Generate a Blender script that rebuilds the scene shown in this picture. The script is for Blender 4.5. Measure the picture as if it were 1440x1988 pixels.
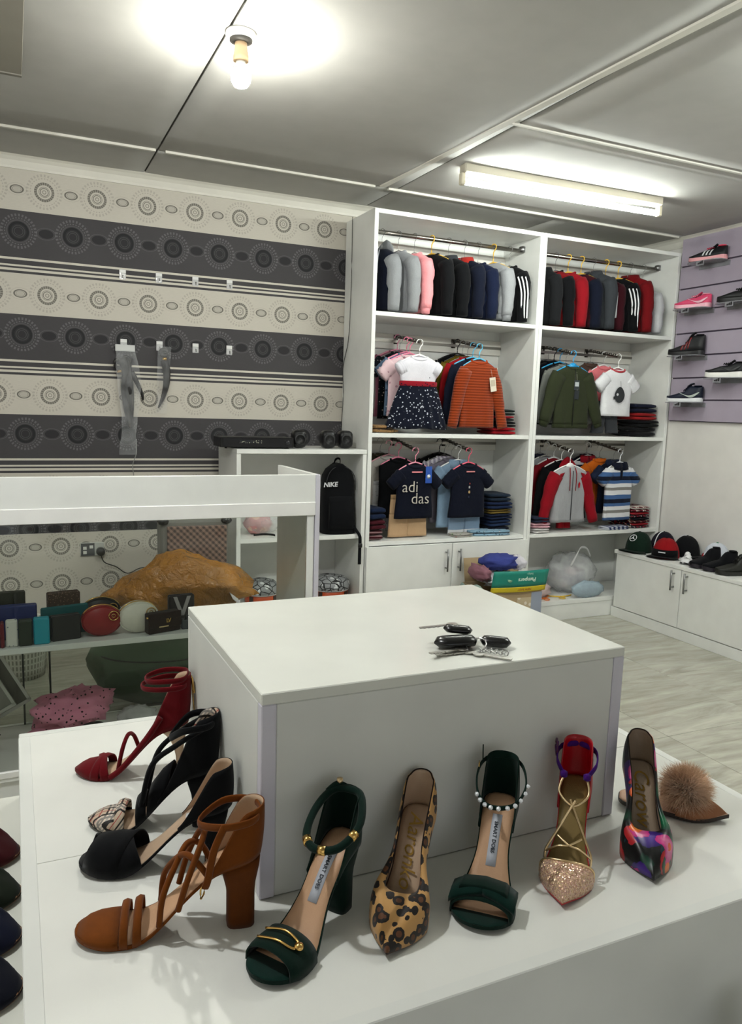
import bpy, math, random
from mathutils import Vector, Matrix, noise, Euler
for _o in list(bpy.data.objects): bpy.data.objects.remove(_o)
S = bpy.context.scene
C = S.collection
PI = math.pi
R = math.radians
rnd = random.Random(7)

# ---------------------------------------------------------------- camera
def make_camera():
    cd = bpy.data.cameras.new('camera'); co = bpy.data.objects.new('camera', cd); C.objects.link(co)
    a, b, c = 0.43482, 0.14405, -0.0304            # yaw, pitch, roll
    fwd = Vector((math.sin(a)*math.cos(b), math.cos(a)*math.cos(b), -math.sin(b)))
    right = Vector((math.cos(a), -math.sin(a), 0)); down = fwd.cross(right)
    r2 = math.cos(c)*right + math.sin(c)*down; d2 = math.cos(c)*down - math.sin(c)*right
    m = Matrix((( r2.x, -d2.x, -fwd.x, 0), (r2.y, -d2.y, -fwd.y, 0), (r2.z, -d2.z, -fwd.z, 1.36), (0, 0, 0, 1)))
    co.matrix_world = m
    cd.sensor_fit = 'VERTICAL'; cd.sensor_height = 36; cd.sensor_width = 36*1440/1988
    cd.lens = 1500*36/1988; cd.shift_y = 16/1988; cd.clip_start = 0.02
    S.camera = co
make_camera()

# ---------------------------------------------------------------- exposure and world
S.view_settings.view_transform = 'Standard'; S.view_settings.look = 'None'
S.view_settings.gamma = 1; S.view_settings.use_curve_mapping = False
S.view_settings.exposure = 1.66
BULB_POWER = 260.0        # emission strength of the bulb glass
FILL_TUBE_POWER = 58.0         # unseen tube added over the aisle to brighten doors, floor and right wall
TUBE_POWER = 27.0        # emission strength of the fluorescent tube
FILL_BULB_POWER = 480.0      # unseen cooler bulb added out of frame to light podium side and counter
DOOR_POWER = 0.25         # daylight through the open shop front behind the camera
W = bpy.data.worlds.new('world'); S.world = W; W.use_nodes = True
W.node_tree.nodes['Background'].inputs[0].default_value = (.93, .97, 1, 1)
W.node_tree.nodes['Background'].inputs[1].default_value = DOOR_POWER

# ---------------------------------------------------------------- node helpers
def lin(h):
    if not isinstance(h, str): return tuple(h)[:3]
    h = h.lstrip('#'); v = [int(h[i:i+2], 16)/255 for i in (0, 2, 4)]
    return tuple(x/12.92 if x <= .04045 else ((x+.055)/1.055)**2.4 for x in v)
class E:
    """a node socket with arithmetic"""
    def __init__(s, nt, so): s.nt, s.so = nt, so
    def _op(s, op, *o):
        n = s.nt.nodes.new('ShaderNodeMath'); n.operation = op
        for i, v in enumerate((s,)+o):
            if isinstance(v, E): s.nt.links.new(v.so, n.inputs[i])
            else: n.inputs[i].default_value = v
        return E(s.nt, n.outputs[0])
    def __add__(s, o): return s._op('ADD', o)
    def __sub__(s, o): return s._op('SUBTRACT', o)
    def __mul__(s, o): return s._op('MULTIPLY', o)
    def __truediv__(s, o): return s._op('DIVIDE', o)
    def lt(s, o): return s._op('LESS_THAN', o)
    def gt(s, o): return s._op('GREATER_THAN', o)
    def mod(s, o): return s._op('FLOORED_MODULO', o)
    def abs(s): return s._op('ABSOLUTE')
    def sqrt(s): return s._op('SQRT')
    def floor(s): return s._op('FLOOR')
    def sin(s): return s._op('SINE')
    def atan2(s, o): return s._op('ARCTAN2', o)
    def max(s, o): return s._op('MAXIMUM', o)
    def min(s, o): return s._op('MINIMUM', o)
    def between(s, a, b): return s.gt(a)*s.lt(b)
class NT:
    def __init__(s, name):
        s.m = bpy.data.materials.new(name); s.m.use_nodes = True; s.nt = s.m.node_tree
        s.b = s.nt.nodes['Principled BSDF']; s.out = s.nt.nodes['Material Output']
    def coord(s, kind='Object'):
        n = s.nt.nodes.new('ShaderNodeTexCoord'); sp = s.nt.nodes.new('ShaderNodeSeparateXYZ')
        s.nt.links.new(n.outputs[kind], sp.inputs[0]); s.vec = n.outputs[kind]
        return [E(s.nt, sp.outputs[i]) for i in range(3)]
    def comb(s, x, y, z):
        n = s.nt.nodes.new('ShaderNodeCombineXYZ')
        for i, v in enumerate((x, y, z)):
            if isinstance(v, E): s.nt.links.new(v.so, n.inputs[i])
            else: n.inputs[i].default_value = v
        return n.outputs[0]
    def noise(s, scale, detail=3, vec=None, dist=0, rough=.5):
        n = s.nt.nodes.new('ShaderNodeTexNoise'); n.inputs['Scale'].default_value = scale
        n.inputs['Detail'].default_value = detail; n.inputs['Distortion'].default_value = dist; n.inputs['Roughness'].default_value = rough
        s.nt.links.new(vec if vec is not None else s.vec, n.inputs['Vector'])
        return E(s.nt, n.outputs['Fac'])
    def voro(s, scale, feature='F1', vec=None, out='Distance', rand=1):
        n = s.nt.nodes.new('ShaderNodeTexVoronoi'); n.feature = feature; n.inputs['Scale'].default_value = scale
        n.inputs['Randomness'].default_value = rand
        s.nt.links.new(vec if vec is not None else s.vec, n.inputs['Vector'])
        return E(s.nt, n.outputs[out])
    def mix(s, f, a, b):
        n = s.nt.nodes.new('ShaderNodeMix'); n.data_type = 'RGBA'
        for i, v in ((0, f), (6, a), (7, b)):
            if isinstance(v, E): s.nt.links.new(v.so, n.inputs[i])
            elif i == 0: n.inputs[0].default_value = v
            else: n.inputs[i].default_value = (*lin(v), 1)
        return E(s.nt, n.outputs[2])
    def color(s, c):
        if isinstance(c, E): s.nt.links.new(c.so, s.b.inputs['Base Color'])
        else: s.b.inputs['Base Color'].default_value = (*lin(c), 1)
    def bump(s, h, strength=.3, dist=.002):
        n = s.nt.nodes.new('ShaderNodeBump'); n.inputs['Strength'].default_value = strength; n.inputs['Distance'].default_value = dist
        s.nt.links.new(h.so, n.inputs['Height']); s.nt.links.new(n.outputs[0], s.b.inputs['Normal'])
    def set(s, rough=None, metal=None, spec=None, sheen=None, coat=None):
        for k, v in (('Roughness', rough), ('Metallic', metal), ('Specular IOR Level', spec), ('Sheen Weight', sheen), ('Coat Weight', coat)):
            if v is not None: s.b.inputs[k].default_value = v
_mats = {}
def cached(fn):
    def w(*a, **k):
        key = (fn.__name__, a, tuple(sorted(k.items())))
        if key not in _mats: _mats[key] = fn(*a, **k)
        return _mats[key]
    return w
@cached
def plain(c, rough=.5, metal=0., spec=.5, coat=0.):
    n = NT('plain'); n.coord(); v = n.noise(9, 2)
    l = lin(c); n.color(n.mix(v, tuple(x*.93 for x in l), tuple(min(1, x*1.07) for x in l)))
    n.set(rough, metal, spec, coat=coat); return n.m
@cached
def cloth(c, scale=160., sheen=.04, var=.18, bumps=.5):
    n = NT('cloth'); n.coord(); v = n.noise(14, 4); f = n.noise(scale, 2)
    l = lin(c); n.color(n.mix(v*.6+f*.4, tuple(x*(1-var) for x in l), tuple(min(1, x*(1+var)) for x in l)))
    n.set(.92, 0, .15, sheen); n.bump(v*.8+f*.35, bumps, .006); return n.m
@cached
def suede(c):
    n = NT('suede'); n.coord(); v = n.noise(55, 5, rough=.65); f = n.noise(900, 2)
    l = lin(c); n.color(n.mix(v, tuple(x*.72 for x in l), tuple(min(1, x*1.25) for x in l)))
    n.set(.9, 0, .15, .08); n.bump(f, .25, .0006); return n.m
@cached
def leather(c, rough=.45):
    n = NT('leather'); n.coord(); v = n.noise(40, 3); f = n.voro(500)
    l = lin(c); n.color(n.mix(v, tuple(x*.9 for x in l), tuple(min(1, x*1.1) for x in l)))
    n.set(rough, 0, .4); n.bump(f, .2, .0005); return n.m
@cached
def metal(c, rough=.25): return plain(c, rough, 1.)
@cached
def print_cloth(base, spot, scale=40., size=.3, spot2=None):
    n = NT('printed_cloth'); n.coord(); d = n.voro(scale); w = n.noise(scale*2.2, 2)
    col = n.mix((d+w*.25).lt(size+.12), base, spot)
    if spot2: col = n.mix((n.voro(scale*.7)+n.noise(scale, 2)*.3).lt(size), col, spot2)
    n.color(col); n.set(.92, 0, .15, .1); n.bump(n.noise(14, 4), .5, .006); return n.m
@cached
def stripe_cloth(cols, period, axis=2, offset=0.):
    """cols: ((end fraction, colour), ...)"""
    n = NT('striped_cloth'); c = n.coord(); t = ((c[axis]+offset+n.noise(6, 2)*.012)/period).mod(1.)
    col = None
    prev = 0
    for f, h in cols:
        col = n.mix(t.between(prev-.0001, f), col if col is not None else h, h); prev = f
    n.color(col); n.set(.92, 0, .15, .1); n.bump(n.noise(14, 4), .5, .006); return n.m
@cached
def plaid(base, c1, c2, p=.06):
    n = NT('plaid_cloth'); c = n.coord(); s = (c[0]+c[1]*.6)/p; t = (c[2]-c[1]*.4)/p
    col = base
    for q in (s, t):
        m = q.mod(1.)
        col = n.mix(m.between(.1, .28), col, c1); col = n.mix(m.between(.42, .5), col, c1); col = n.mix(m.between(.7, .78), col, c2)
    n.color(col); n.set(.9, 0, .15); n.bump(n.noise(20, 3), .4, .004); return n.m
@cached
def glass_pane(tint='#f4f8f5', refl=.6):
    n = NT('clear_glass'); nt = n.nt
    tr = nt.nodes.new('ShaderNodeBsdfTransparent'); tr.inputs[0].default_value = (*lin(tint), 1)
    gl = nt.nodes.new('ShaderNodeBsdfGlossy'); gl.inputs['Roughness'].default_value = .03
    fr = nt.nodes.new('ShaderNodeFresnel'); fr.inputs[0].default_value = 1.45
    mx = nt.nodes.new('ShaderNodeMixShader')
    f = E(nt, fr.outputs[0])*refl
    nt.links.new(f.so, mx.inputs[0]); nt.links.new(tr.outputs[0], mx.inputs[1]); nt.links.new(gl.outputs[0], mx.inputs[2])
    nt.links.new(mx.outputs[0], n.out.inputs[0]); return n.m
@cached
def plastic_film(c='#ffffff', alpha=.35, rough=.25):
    n = NT('plastic_film'); n.coord(); v = n.noise(11, 3); nt = n.nt
    n.color(c); n.set(rough, 0, .6); n.bump(n.noise(9, 3, dist=1.2), .6, .012)
    f = v*.5+(alpha-.25); nt.links.new(f.so, n.b.inputs['Alpha']); return n.m
@cached
def glow(c, strength):
    n = NT('lamp_glow'); n.b.inputs['Emission Color'].default_value = (*lin(c), 1); n.b.inputs['Emission Strength'].default_value = strength
    n.color(c); return n.m

# ---------------------------------------------------------------- mesh builder
class MB:
    def __init__(s): s.v, s.f = [], []
    def add(s, vs, fs):
        k = len(s.v); s.v += [tuple(p) for p in vs]; s.f += [tuple(i+k for i in f) for f in fs]; return s
    def box(s, x0, x1, y0, y1, z0, z1):
        return s.add([(x0,y0,z0),(x1,y0,z0),(x1,y1,z0),(x0,y1,z0),(x0,y0,z1),(x1,y0,z1),(x1,y1,z1),(x0,y1,z1)],
            [(0,3,2,1),(4,5,6,7),(0,1,5,4),(1,2,6,5),(2,3,7,6),(3,0,4,7)])
    def rings(s, rs, caps=True, closed=False):
        """loft through rings of equal point count"""
        n = len(rs[0]); vs = [p for r in rs for p in r]; fs = []
        m = len(rs)
        for i in range(m if closed else m-1):
            a, b = i*n, ((i+1) % m)*n
            for j in range(n): fs.append((a+j, a+(j+1) % n, b+(j+1) % n, b+j))
        if caps and not closed: fs += [tuple(range(n-1, -1, -1)), tuple(range((m-1)*n, m*n))]
        return s.add(vs, fs)
    def grid(s, rows, close_u=False):
        n = len(rows[0]); vs = [p for r in rows for p in r]; fs = []
        for i in range(len(rows)-1):
            for j in range(n if close_u else n-1):
                fs.append((i*n+j, i*n+(j+1) % n, (i+1)*n+(j+1) % n, (i+1)*n+j))
        return s.add(vs, fs)
    def tube(s, pts, r, n=8, closed=False, flat=1., up=(0, 0, 1)):
        """round tube along points; r number or list; flat squeezes it along the frame's second axis"""
        P = [Vector(p) for p in pts]; m = len(P); rs = []
        ref = Vector(up)
        for i, p in enumerate(P):
            t = (P[(i+1) % m]-P[i-1]) if closed else (P[min(i+1, m-1)]-P[max(i-1, 0)])
            if t.length < 1e-9: t = Vector((1, 0, 0))
            t.normalize()
            a = ref-t*ref.dot(t)
            if a.length < 1e-3: a = t.orthogonal()
            a.normalize(); b = t.cross(a)
            q = r[i] if isinstance(r, (list, tuple)) else r
            rs.append([p+a*(q*math.cos(2*PI*k/n))+b*(q*flat*math.sin(2*PI*k/n)) for k in range(n)])
        return s.rings(rs, not closed, closed)
    def lathe(s, prof, n=24, c=(0, 0, 0), caps=True):
        return s.rings([[(c[0]+r*math.cos(2*PI*k/n), c[1]+r*math.sin(2*PI*k/n), c[2]+z) for k in range(n)] for r, z in prof], caps)
    def build(s, name, mat, parent=None, smooth=True, bevel=0, solid=0, sub=0, off=0, loc=None, rot=None):
        me = bpy.data.meshes.new(name); me.from_pydata(s.v, [], s.f); me.materials.append(mat)
        if smooth: me.shade_smooth()
        o = bpy.data.objects.new(name, me); C.objects.link(o)
        if parent: o.parent = parent
        if loc: o.location = loc
        if rot: o.rotation_euler = rot
        if solid:
            q = o.modifiers.new('s', 'SOLIDIFY'); q.thickness = solid; q.offset = off
        if sub:
            q = o.modifiers.new('d', 'SUBSURF'); q.levels = sub; q.render_levels = sub
        if bevel:
            q = o.modifiers.new('b', 'BEVEL'); q.width = bevel; q.segments = 1; q.limit_method = 'ANGLE'
        return o
def bx(name, mat, parent, *d, bevel=.0015): return MB().box(*d).build(name, mat, parent, smooth=False, bevel=bevel)
def tag(o, label, cat, group=None):
    o['label'] = label; o['category'] = cat
    if group: o['group'] = group
    return o
def thing(name, label, cat, loc=(0, 0, 0), rot=0, group=None):
    o = bpy.data.objects.new(name, None); C.objects.link(o); o.location = loc
    o.rotation_euler = rot if isinstance(rot, (tuple, list)) else (0, 0, rot); o.empty_display_size = .05
    return tag(o, label, cat, group)
def struct(o): o['kind'] = 'structure'; return o
def text_mesh(name, txt, size, mat, parent, loc, rot, extrude=.0006, shear=0, space=1., bold=0):
    cu = bpy.data.curves.new(name, 'FONT'); cu.body = txt; cu.size = size; cu.extrude = extrude; cu.align_x = 'CENTER'; cu.align_y = 'CENTER'
    cu.shear = shear; cu.space_character = space; cu.offset = bold; cu.resolution_u = 3
    t = bpy.data.objects.new(name, cu); C.objects.link(t)
    me = bpy.data.meshes.new_from_object(t)
    bpy.data.objects.remove(t); bpy.data.curves.remove(cu)
    me.materials.clear(); me.materials.append(mat)
    o = bpy.data.objects.new(name, me); C.objects.link(o); o.parent = parent; o.location = loc; o.rotation_euler = rot
    return o
def flat_poly(name, pts, mat, parent, y=0, th=.001):
    """a thin printed shape in the XZ plane"""
    n = len(pts)
    return MB().rings([[(x, y, z) for x, z in pts], [(x, y-th, z) for x, z in pts]]).build(name, mat, parent, smooth=False)
def sm(a, b, x):
    t = max(0, min(1, (x-a)/(b-a))); return t*t*(3-2*t)
def nz(p, sc=1., seed=0): return noise.noise(Vector((p[0]*sc+seed*7.3, p[1]*sc-seed*3.1, p[2]*sc+seed*1.7)))
def spline(pts, n=24, closed=False):
    P = [Vector(p) for p in pts]; m = len(P); out = []
    segs = m if closed else m-1
    for i in range(segs):
        g = (lambda k: P[k % m]) if closed else (lambda k: P[max(0, min(m-1, k))])
        a, b, c, d = g(i-1), g(i), g(i+1), g(i+2)
        k = max(2, n//segs)
        for j in range(k):
            t = j/k
            out.append(.5*((2*b)+(c-a)*t+(2*a-5*b+4*c-d)*t*t+(3*b-a-3*c+d)*t**3))
    if not closed: out.append(P[-1])
    return out

# ================================================================ the room
WB, WR, CZ = 4.41, 4.09, 2.54           # back wall, wall on the right, ceiling height
WL, WF = -1.7, -2.3
def wallpaper():
    n = NT('striped_ring_wallpaper'); x, y, z = n.coord()
    low = z.lt(.648)
    dz = (z-.971).mod(.504)                       # 0 at the top edge of a cream band, .504 = next cream top
    # dark field 0 .. .303, cream .303 .. .504
    cream = dz.gt(.303).max(low)
    line = (dz.between(.065, .076)+dz.between(.033, .042)+dz.between(.012, .024)).min(1)
    paper = n.noise(150, 2); big = n.noise(3, 3)
    fib = n.noise(1, 3, vec=n.comb(x*40., 0., z*900.))
    creamc = n.mix(fib, '#bcb7ac', '#d0cbbf'); darkc = n.mix(big*.5+fib*.5, '#3d3b3d', '#504e50')
    col = n.mix(cream, darkc, creamc)
    col = n.mix(line*(low*-1.+1.), col, '#cfcabd')
    def ringset(col, px, cx, cz_expr, mask, dark):
        u = (x-cx).mod(px)-px/2; r = (u*u+cz_expr*cz_expr).sqrt(); a = cz_expr.atan2(u)
        tick = (a*24.).sin().gt(-.1); tick2 = (a*30.).sin().gt(0.)
        inner, outer = (('#57534d', '#9a948a') if not dark else ('#272729', '#6f6e70'))
        u2 = (x-cx-px/2).mod(px)-px/2; r2 = ((u2*u2)*.62+cz_expr*cz_expr*1.55).sqrt()
        if not dark:
            m1 = r.between(.034, .047)*(tick*.35+.65)+r.between(.017, .0205)+r.between(.0235, .026)*.8+r.between(.006, .010)*.7
            m2 = (r.between(.062, .067)+r.between(.073, .085)*.85)*tick2
            m3 = r2.between(.0195, .0255)+r2.between(.014, .0175)*.6+r2.lt(.013)*.25; m4 = r2.between(.034, .037)
            col = n.mix((m2*.55+m4*.3).min(1)*mask, col, outer); return n.mix((m1+m3).min(1)*.85*mask, col, inner)
        m1 = r.lt(.048)*.75+r.between(.036, .047)*.25; m3 = r2.lt(.027)*.8
        m2 = (r.between(.061, .066)+r.between(.072, .084)*.9)*tick2
        m5 = r.between(.018, .021)*.3+r.between(.026, .030)*.25
        m4 = r2.between(.034, .037)*.45+r.between(.052, .056)*.3
        col = n.mix((m1+m3).min(1)*mask, col, inner)
        return n.mix((m2*.75+m4+m5).min(1)*mask, col, outer)
    up = low*-1.+1.
    col = ringset(col, .2517, .182+.12585, dz-.405, up*dz.gt(.3), False)
    col = ringset(col, .2537, .058+.12685, dz-.203, up*dz.lt(.3), True)
    q = (z-.274).mod(.2)-.1
    col = ringset(col, .2525, .2137+.12625, q, low, False)
    n.color(col); n.set(.72, 0, .25); n.bump(fib+paper*.5, .15, .001); return n.m
white_lam = plain('#e7e8e4', .32); white_edge = plain('#ecebe8', .35); podium_lam = plain('#d8d9d3', .32); edge_band = plain('#cfccd6', .4)
paint_wall = plain('#e0ddd8', .7); ceil_paint = plain('#b3b2ad', .8); ceil_batten = plain('#dad7cd', .7)
chrome = metal('#c8c8c8', .2); steel = metal('#8f8f8f', .35); black_plastic = plain('#0c0c0d', .35)
gold = metal('#d9b066', .25); gold_pale = metal('#e2c79a', .3)

struct(bx('wall_back', wallpaper(), None, WL, WR+.1, WB, WB+.1, 0, CZ+.1, bevel=0))
struct(bx('wall_right', paint_wall, None, WR, WR+.1, WF, WB, 0, CZ+.1, bevel=0))
struct(bx('wall_left', paint_wall, None, WL-.1, WL, WF, WB+.1, 0, CZ+.1, bevel=0))
_wf = MB().box(WL-.1, -.9, WF-.1, WF, 0, CZ+.1).box(1.6, WR+.1, WF-.1, WF, 0, CZ+.1).box(-.9, 1.6, WF-.1, WF, 2.2, CZ+.1)
struct(_wf.build('wall_front', paint_wall, None, smooth=False))
# floor: slab with grout, tiles as pieces where they can be seen
def floor_tile_mat():
    n = NT('veined_floor_tile'); x, y, z = n.coord('Object')
    info = n.nt.nodes.new('ShaderNodeObjectInfo'); rv = E(n.nt, info.outputs['Random'])
    v = n.comb(x*1.3+rv*37., y*7.5+rv*11., rv*9.)
    g = n.noise(1.5, 6, vec=v, dist=1.4, rough=.62); g2 = n.noise(5, 4, vec=v, dist=.6)
    f = (g*1.5+g2*.35-.42)
    col = n.mix(f.max(0).min(1), '#7f7c6e', '#cfcdbf'); col = n.mix((rv*.12), col, '#a9a79b')
    n.color(col); n.set(.13, 0, .5); return n.m
_fl = struct(bx('floor', plain('#8f8d83', .6), None, WL-.1, WR+.1, WF-.1, WB+.1, -.1, -.004, bevel=0))
_tm = floor_tile_mat(); _tile = None
T = .6
for i in range(-3, 7):
    for j in range(-4, 8):
        x0, y0 = .12+i*T, -.08+j*T
        if x0 > WR or y0 > WB or x0+T < WL or y0+T < WF: continue
        if _tile is None:
            _tile = MB().box(.0012, T-.0012, .0012, T-.0012, -.012, 0).build('floor_tile', _tm, _fl, smooth=False, bevel=.0008); t = _tile
        else:
            t = _tile.copy(); C.objects.link(t)
        t.parent = _fl; t.location = (x0, y0, 0)
# ceiling: slab, sagging board panels, cover battens
_ce = struct(bx('ceiling', ceil_paint, None, WL-.1, WR+.1, WF-.1, WB+.1, CZ+.02, CZ+.12, bevel=0))
def sag_panel(x0, x1, y0, y1, s):
    rows = []
    for i in range(11):
        u = i/10; row = []
        for j in range(11):
            v = j/10; e = 1-(1-min(1, 5*u*(1-u)+.0))*(1) if False else (1-(2*u-1)**6)*(1-(2*v-1)**6)
            row.append((x0+(x1-x0)*u, y0+(y1-y0)*v, CZ+.006-s*e))
        rows.append(row)
    return MB().grid(rows).build('ceiling_panel', ceil_paint, _ce, solid=.008, off=1)
for x0, x1 in ((-1.7, -.55), (-.54, .66), (.67, 1.93), (1.94, 3.05), (3.06, 4.1)):
    sag_panel(x0, x1, 3.965, 4.42, .003)
for x0, x1, s in ((-1.7, -.55, .004), (-.54, .66, .003), (.67, 1.93, .006)):
    for y0, y1 in ((1.62, 3.955), (-.8, 1.61), (-2.3, -.81)): sag_panel(x0, x1, y0, y1, s)
for y0, y1, s in ((2.85, 3.955, .006), (1.72, 2.84, .008), (.6, 1.71, .006), (-2.3, .59, .01)):
    sag_panel(1.94, 4.1, y0, y1, s)
def batten(a, b, w=.03, z=.012):
    a, b = Vector(a), Vector(b); d = (b-a).normalized(); s = Vector((-d.y, d.x))*w/2
    q = lambda p, zz: [(p+s)[0:2]+(zz,), (p-s)[0:2]+(zz,)]
    r1 = [(*(a+s), CZ), (*(a-s), CZ), (*(a-s*.7), CZ-z), (*(a+s*.7), CZ-z)]
    r2 = [(*(b+s), CZ), (*(b-s), CZ), (*(b-s*.7), CZ-z), (*(b+s*.7), CZ-z)]
    return MB().rings([r1, r2]).build('batten', ceil_batten, _ce, smooth=False)
batten((WL, 3.955), (.655, 3.95), .022); batten((.70, 3.95), (1.80, 3.955), .022); batten((1.88, 3.96), (4.02, 3.99), .022)
batten((1.84, 3.94), (2.09, -2.2), .045, .008)
batten((1.90, 2.845), (4.06, 2.845), .02, .008)
def coving(name, a, b, inward):
    a, b, n = Vector(a), Vector(b), Vector(inward)
    prof = [(0, .006), (.05, .006), (.05, -.004), (.034, -.012), (.018, -.026), (.008, -.05), (.008, -.062), (0, -.062)]
    rs = [[(*(p+n*u), CZ+v) for u, v in prof] for p in (a, b)]
    return struct(MB().rings(rs).build(name, ceil_batten, None, smooth=False))
coving('trim_1', (WL, WB), (WR, WB), (0, -1)); coving('trim_2', (WR, WF), (WR, WB-.04), (-1, 0))
# grey hatch board hung under the ceiling, top left of the view
_h = thing('ceiling_hatch', 'weathered grey board hatch fixed under the ceiling beyond the light bulb', 'hatch', (-.32, 2.9, CZ-.045))
bx('board', plain('#8d897e', .7), _h, -.42, .39, -.3, .31, 0, .018); bx('batten_frame', plain('#77736a', .7), _h, -.42, .39, .31, .33, -.004, .04)

# ---------------------------------------------------------------- lamps of the shop, two of them unseen and added
def bulb(x, y, label, c, power):
    t = thing('light_bulb_holder', label, 'light', (x, y, CZ))
    MB().lathe([(.048, -.001), (.05, -.012), (.046, -.022), (.02, -.026)], 24).build('ceiling_rose', plain('#e4e2dc', .4), t)
    MB().lathe([(.024, -.02), (.036, -.024), (.036, -.03), (.02, -.034)], 24).build('collar', plain('#3b3833', .5), t)
    MB().lathe([(.019, -.03), (.021, -.05), (.025, -.074), (.025, -.088), (.021, -.09)], 20).build('lamp_holder', plain('#cfb08a', .45), t)
    MB().lathe([(.015, -.084), (.0165, -.095), (.0255, -.110), (.029, -.1165)], 24).build('bulb_base', plain('#f2efe6', .4), t)
    MB().lathe([(.028, -.1155), (.0305, -.122), (.0315, -.13), (.031, -.148), (.022, -.163), (.008, -.169)], 24).build('bulb', glow(c, power), t)
def tube_light(x, y, label, power):
    t = thing('fluorescent_fixture', label, 'light', (x, y, CZ), R(-1.5))
    MB().box(-.615, .615, -.03, .03, -.048, -.003).build('housing', plain('#b5af9f', .6), t, smooth=False, bevel=.006)
    for s in (-1, 1):
        e = MB().box(s*.612-.012, s*.612+.012, -.016, .016, -.101, -.046).build('end_holder', plain('#c9c2ac', .45), t, smooth=False, bevel=.004)
    MB().tube([(-.595, 0, -.084), (.595, 0, -.084)], .0145, 16, up=(0, 0, 1)).build('tube', glow('#f6fcf6', power), t)
bulb(.705, 2.618, 'bare glowing light bulb in a cream bayonet holder on the ceiling', '#f8f7ee', BULB_POWER)
bulb(-.3, 1.4, 'added cool white fill bulb, unseen on the ceiling above the lower platform', '#f1f4f4', FILL_BULB_POWER)
tube_light(2.62, 3.38, 'white batten fixture with one lit fluorescent tube before the shelf units', TUBE_POWER)
tube_light(2.78, 1.5, 'added white batten fixture with a lit fill tube, unseen above the aisle', FILL_TUBE_POWER)

# ================================================================ fitted furniture
def bar_handle(parent, x, y, z0, z1, nrm):
    """vertical bar handle with two posts; nrm = outward direction"""
    n = Vector(nrm)*.028
    m = MB().tube([(x+n.x, y+n.y, z0), (x+n.x, y+n.y, z1)], .0055, 10, up=(1, 0, 0))
    for z in (z0+.02, z1-.02): m.tube([(x, y, z), (x+n.x, y+n.y, z)], .0045, 8)
    return m.build('handle', steel, parent)
YF, YB = 4.0, 4.40
def waterfall_arm(parent, x, z, length=.31, ball=True):
    """sloping display arm with pegs, from the back bar out to the front"""
    pts = [(x, YB-.035, z), (x, YB-.07, z+.004), (x, YB-.035-length, z-.045), (x, YB-.045-length, z-.03)]
    m = MB().tube(pts, .0065, 8)
    for k in range(7):
        t = k/6.5; m.lathe([(.0095, -.008), (.0095, .011)], 8, (x, YB-.075-(length-.05)*t, z+.004-.043*t))
    m.box(x-.014, x+.014, YB-.034, YB-.02, z-.035, z+.02)
    return m.build('display_arm', metal('#6b6660', .35), parent)
def wardrobe(x0, x1, label, arms, doors):
    t = thing('shelf_unit', label, 'shelving', ((x0+x1)/2, YF, 0))
    cx = (x0+x1)/2; X0, X1 = x0-cx, x1-cx; y1 = YB-YF
    th = .024
    B = lambda nm, *d, m=white_lam: bx(nm, m, t, *d)
    B('side_panel', X0, X0+th, 0, y1, 0, 2.44); B('side_panel', X1-th, X1, 0, y1, 0, 2.44)
    B('top_panel', X0+th, X1-th, 0, y1, 2.416, 2.44)
    B('back_panel', X0+th, X1-th, y1-.012, y1, .06, 2.416)
    for z in (1.872, 1.196): B('shelf', X0+th, X1-th, .004, y1-.012, z, z+.024)
    B('shelf', X0+th, X1-th, .004, y1-.012, .566, .59)
    for z, w in ((2.30, .10), (1.77, .09), (1.15, .09)):
        B('rail_board', X0+th, X1-th, y1-.03, y1-.012, z-w/2, z+w/2, m=plain('#e2dfd6', .4))
    # hanging rail of the top compartment
    m = MB().tube([(X0+th, .175, 2.357), (X1-th, .175, 2.357)], .0125, 12)
    m.build('hanging_rail', metal('#9a968e', .25), t)
    for x in (X0+th+.006, X1-th-.006): MB().lathe([(.022, -.004), (.022, .03), (.008, .034)], 12, (x, .175, 2.352)).build('rail_bracket', steel, t)
    for z in (1.775, 1.155):
        MB().box(X0+th, X1-th, y1-.036, y1-.028, z-.012, z+.004).build('cross_bar', metal('#8f8b84', .3), t, smooth=False)
    for ax, az in arms:
        a = waterfall_arm(t, 0, az); a.location = (ax-cx, -YF, 0)
    if doors:
        B('base_panel', X0+th, X1-th, .02, y1-.012, .06, .08); B('plinth', X0+th, X1-th, .03, .05, 0, .06)
        mid = (X0+X1)/2+.01
        for a, b, h in ((X0+.002, mid-.002, mid-.045), (mid+.002, X1-.002, mid+.045)):
            d = bx('door', white_lam, t, a, b, -.018, -.001, .03, .564); bar_handle(d, h, -.018, .395, .532, (0, -1, 0))
    else:
        B('base_panel', X0+th, X1-th, 0, y1-.012, .105, .135); B('plinth', X0+th, X1-th, .004, .03, 0, .105)
    return t
wardrobe(1.826, 2.955, 'tall white open shelf unit with two base doors beside the low black-speaker cabinet', ((2.16, 1.79), (2.57, 1.79), (2.16, 1.165), (2.53, 1.165)), True)
wardrobe(2.957, 4.075, 'tall white open shelf unit in the corner with an open base', ((3.27, 1.79), (3.64, 1.79), (3.31, 1.165), (3.73, 1.165)), False)
# thin black cable that runs down the unit's side
_pts = [(1.821, 4.30, 2.45), (1.819, 4.29, 2.2), (1.820, 4.295, 1.95), (1.818, 4.31, 1.75), (1.820, 4.385, 1.6), (1.820, 4.37, 1.45), (1.819, 4.385, 1.25), (1.820, 4.37, 1.135)]
tag(MB().tube(spline(_pts, 40), .0018, 6).build('power_cable', black_plastic), 'thin black cable running down the outer side of the tall shelf unit', 'cable')
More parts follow.
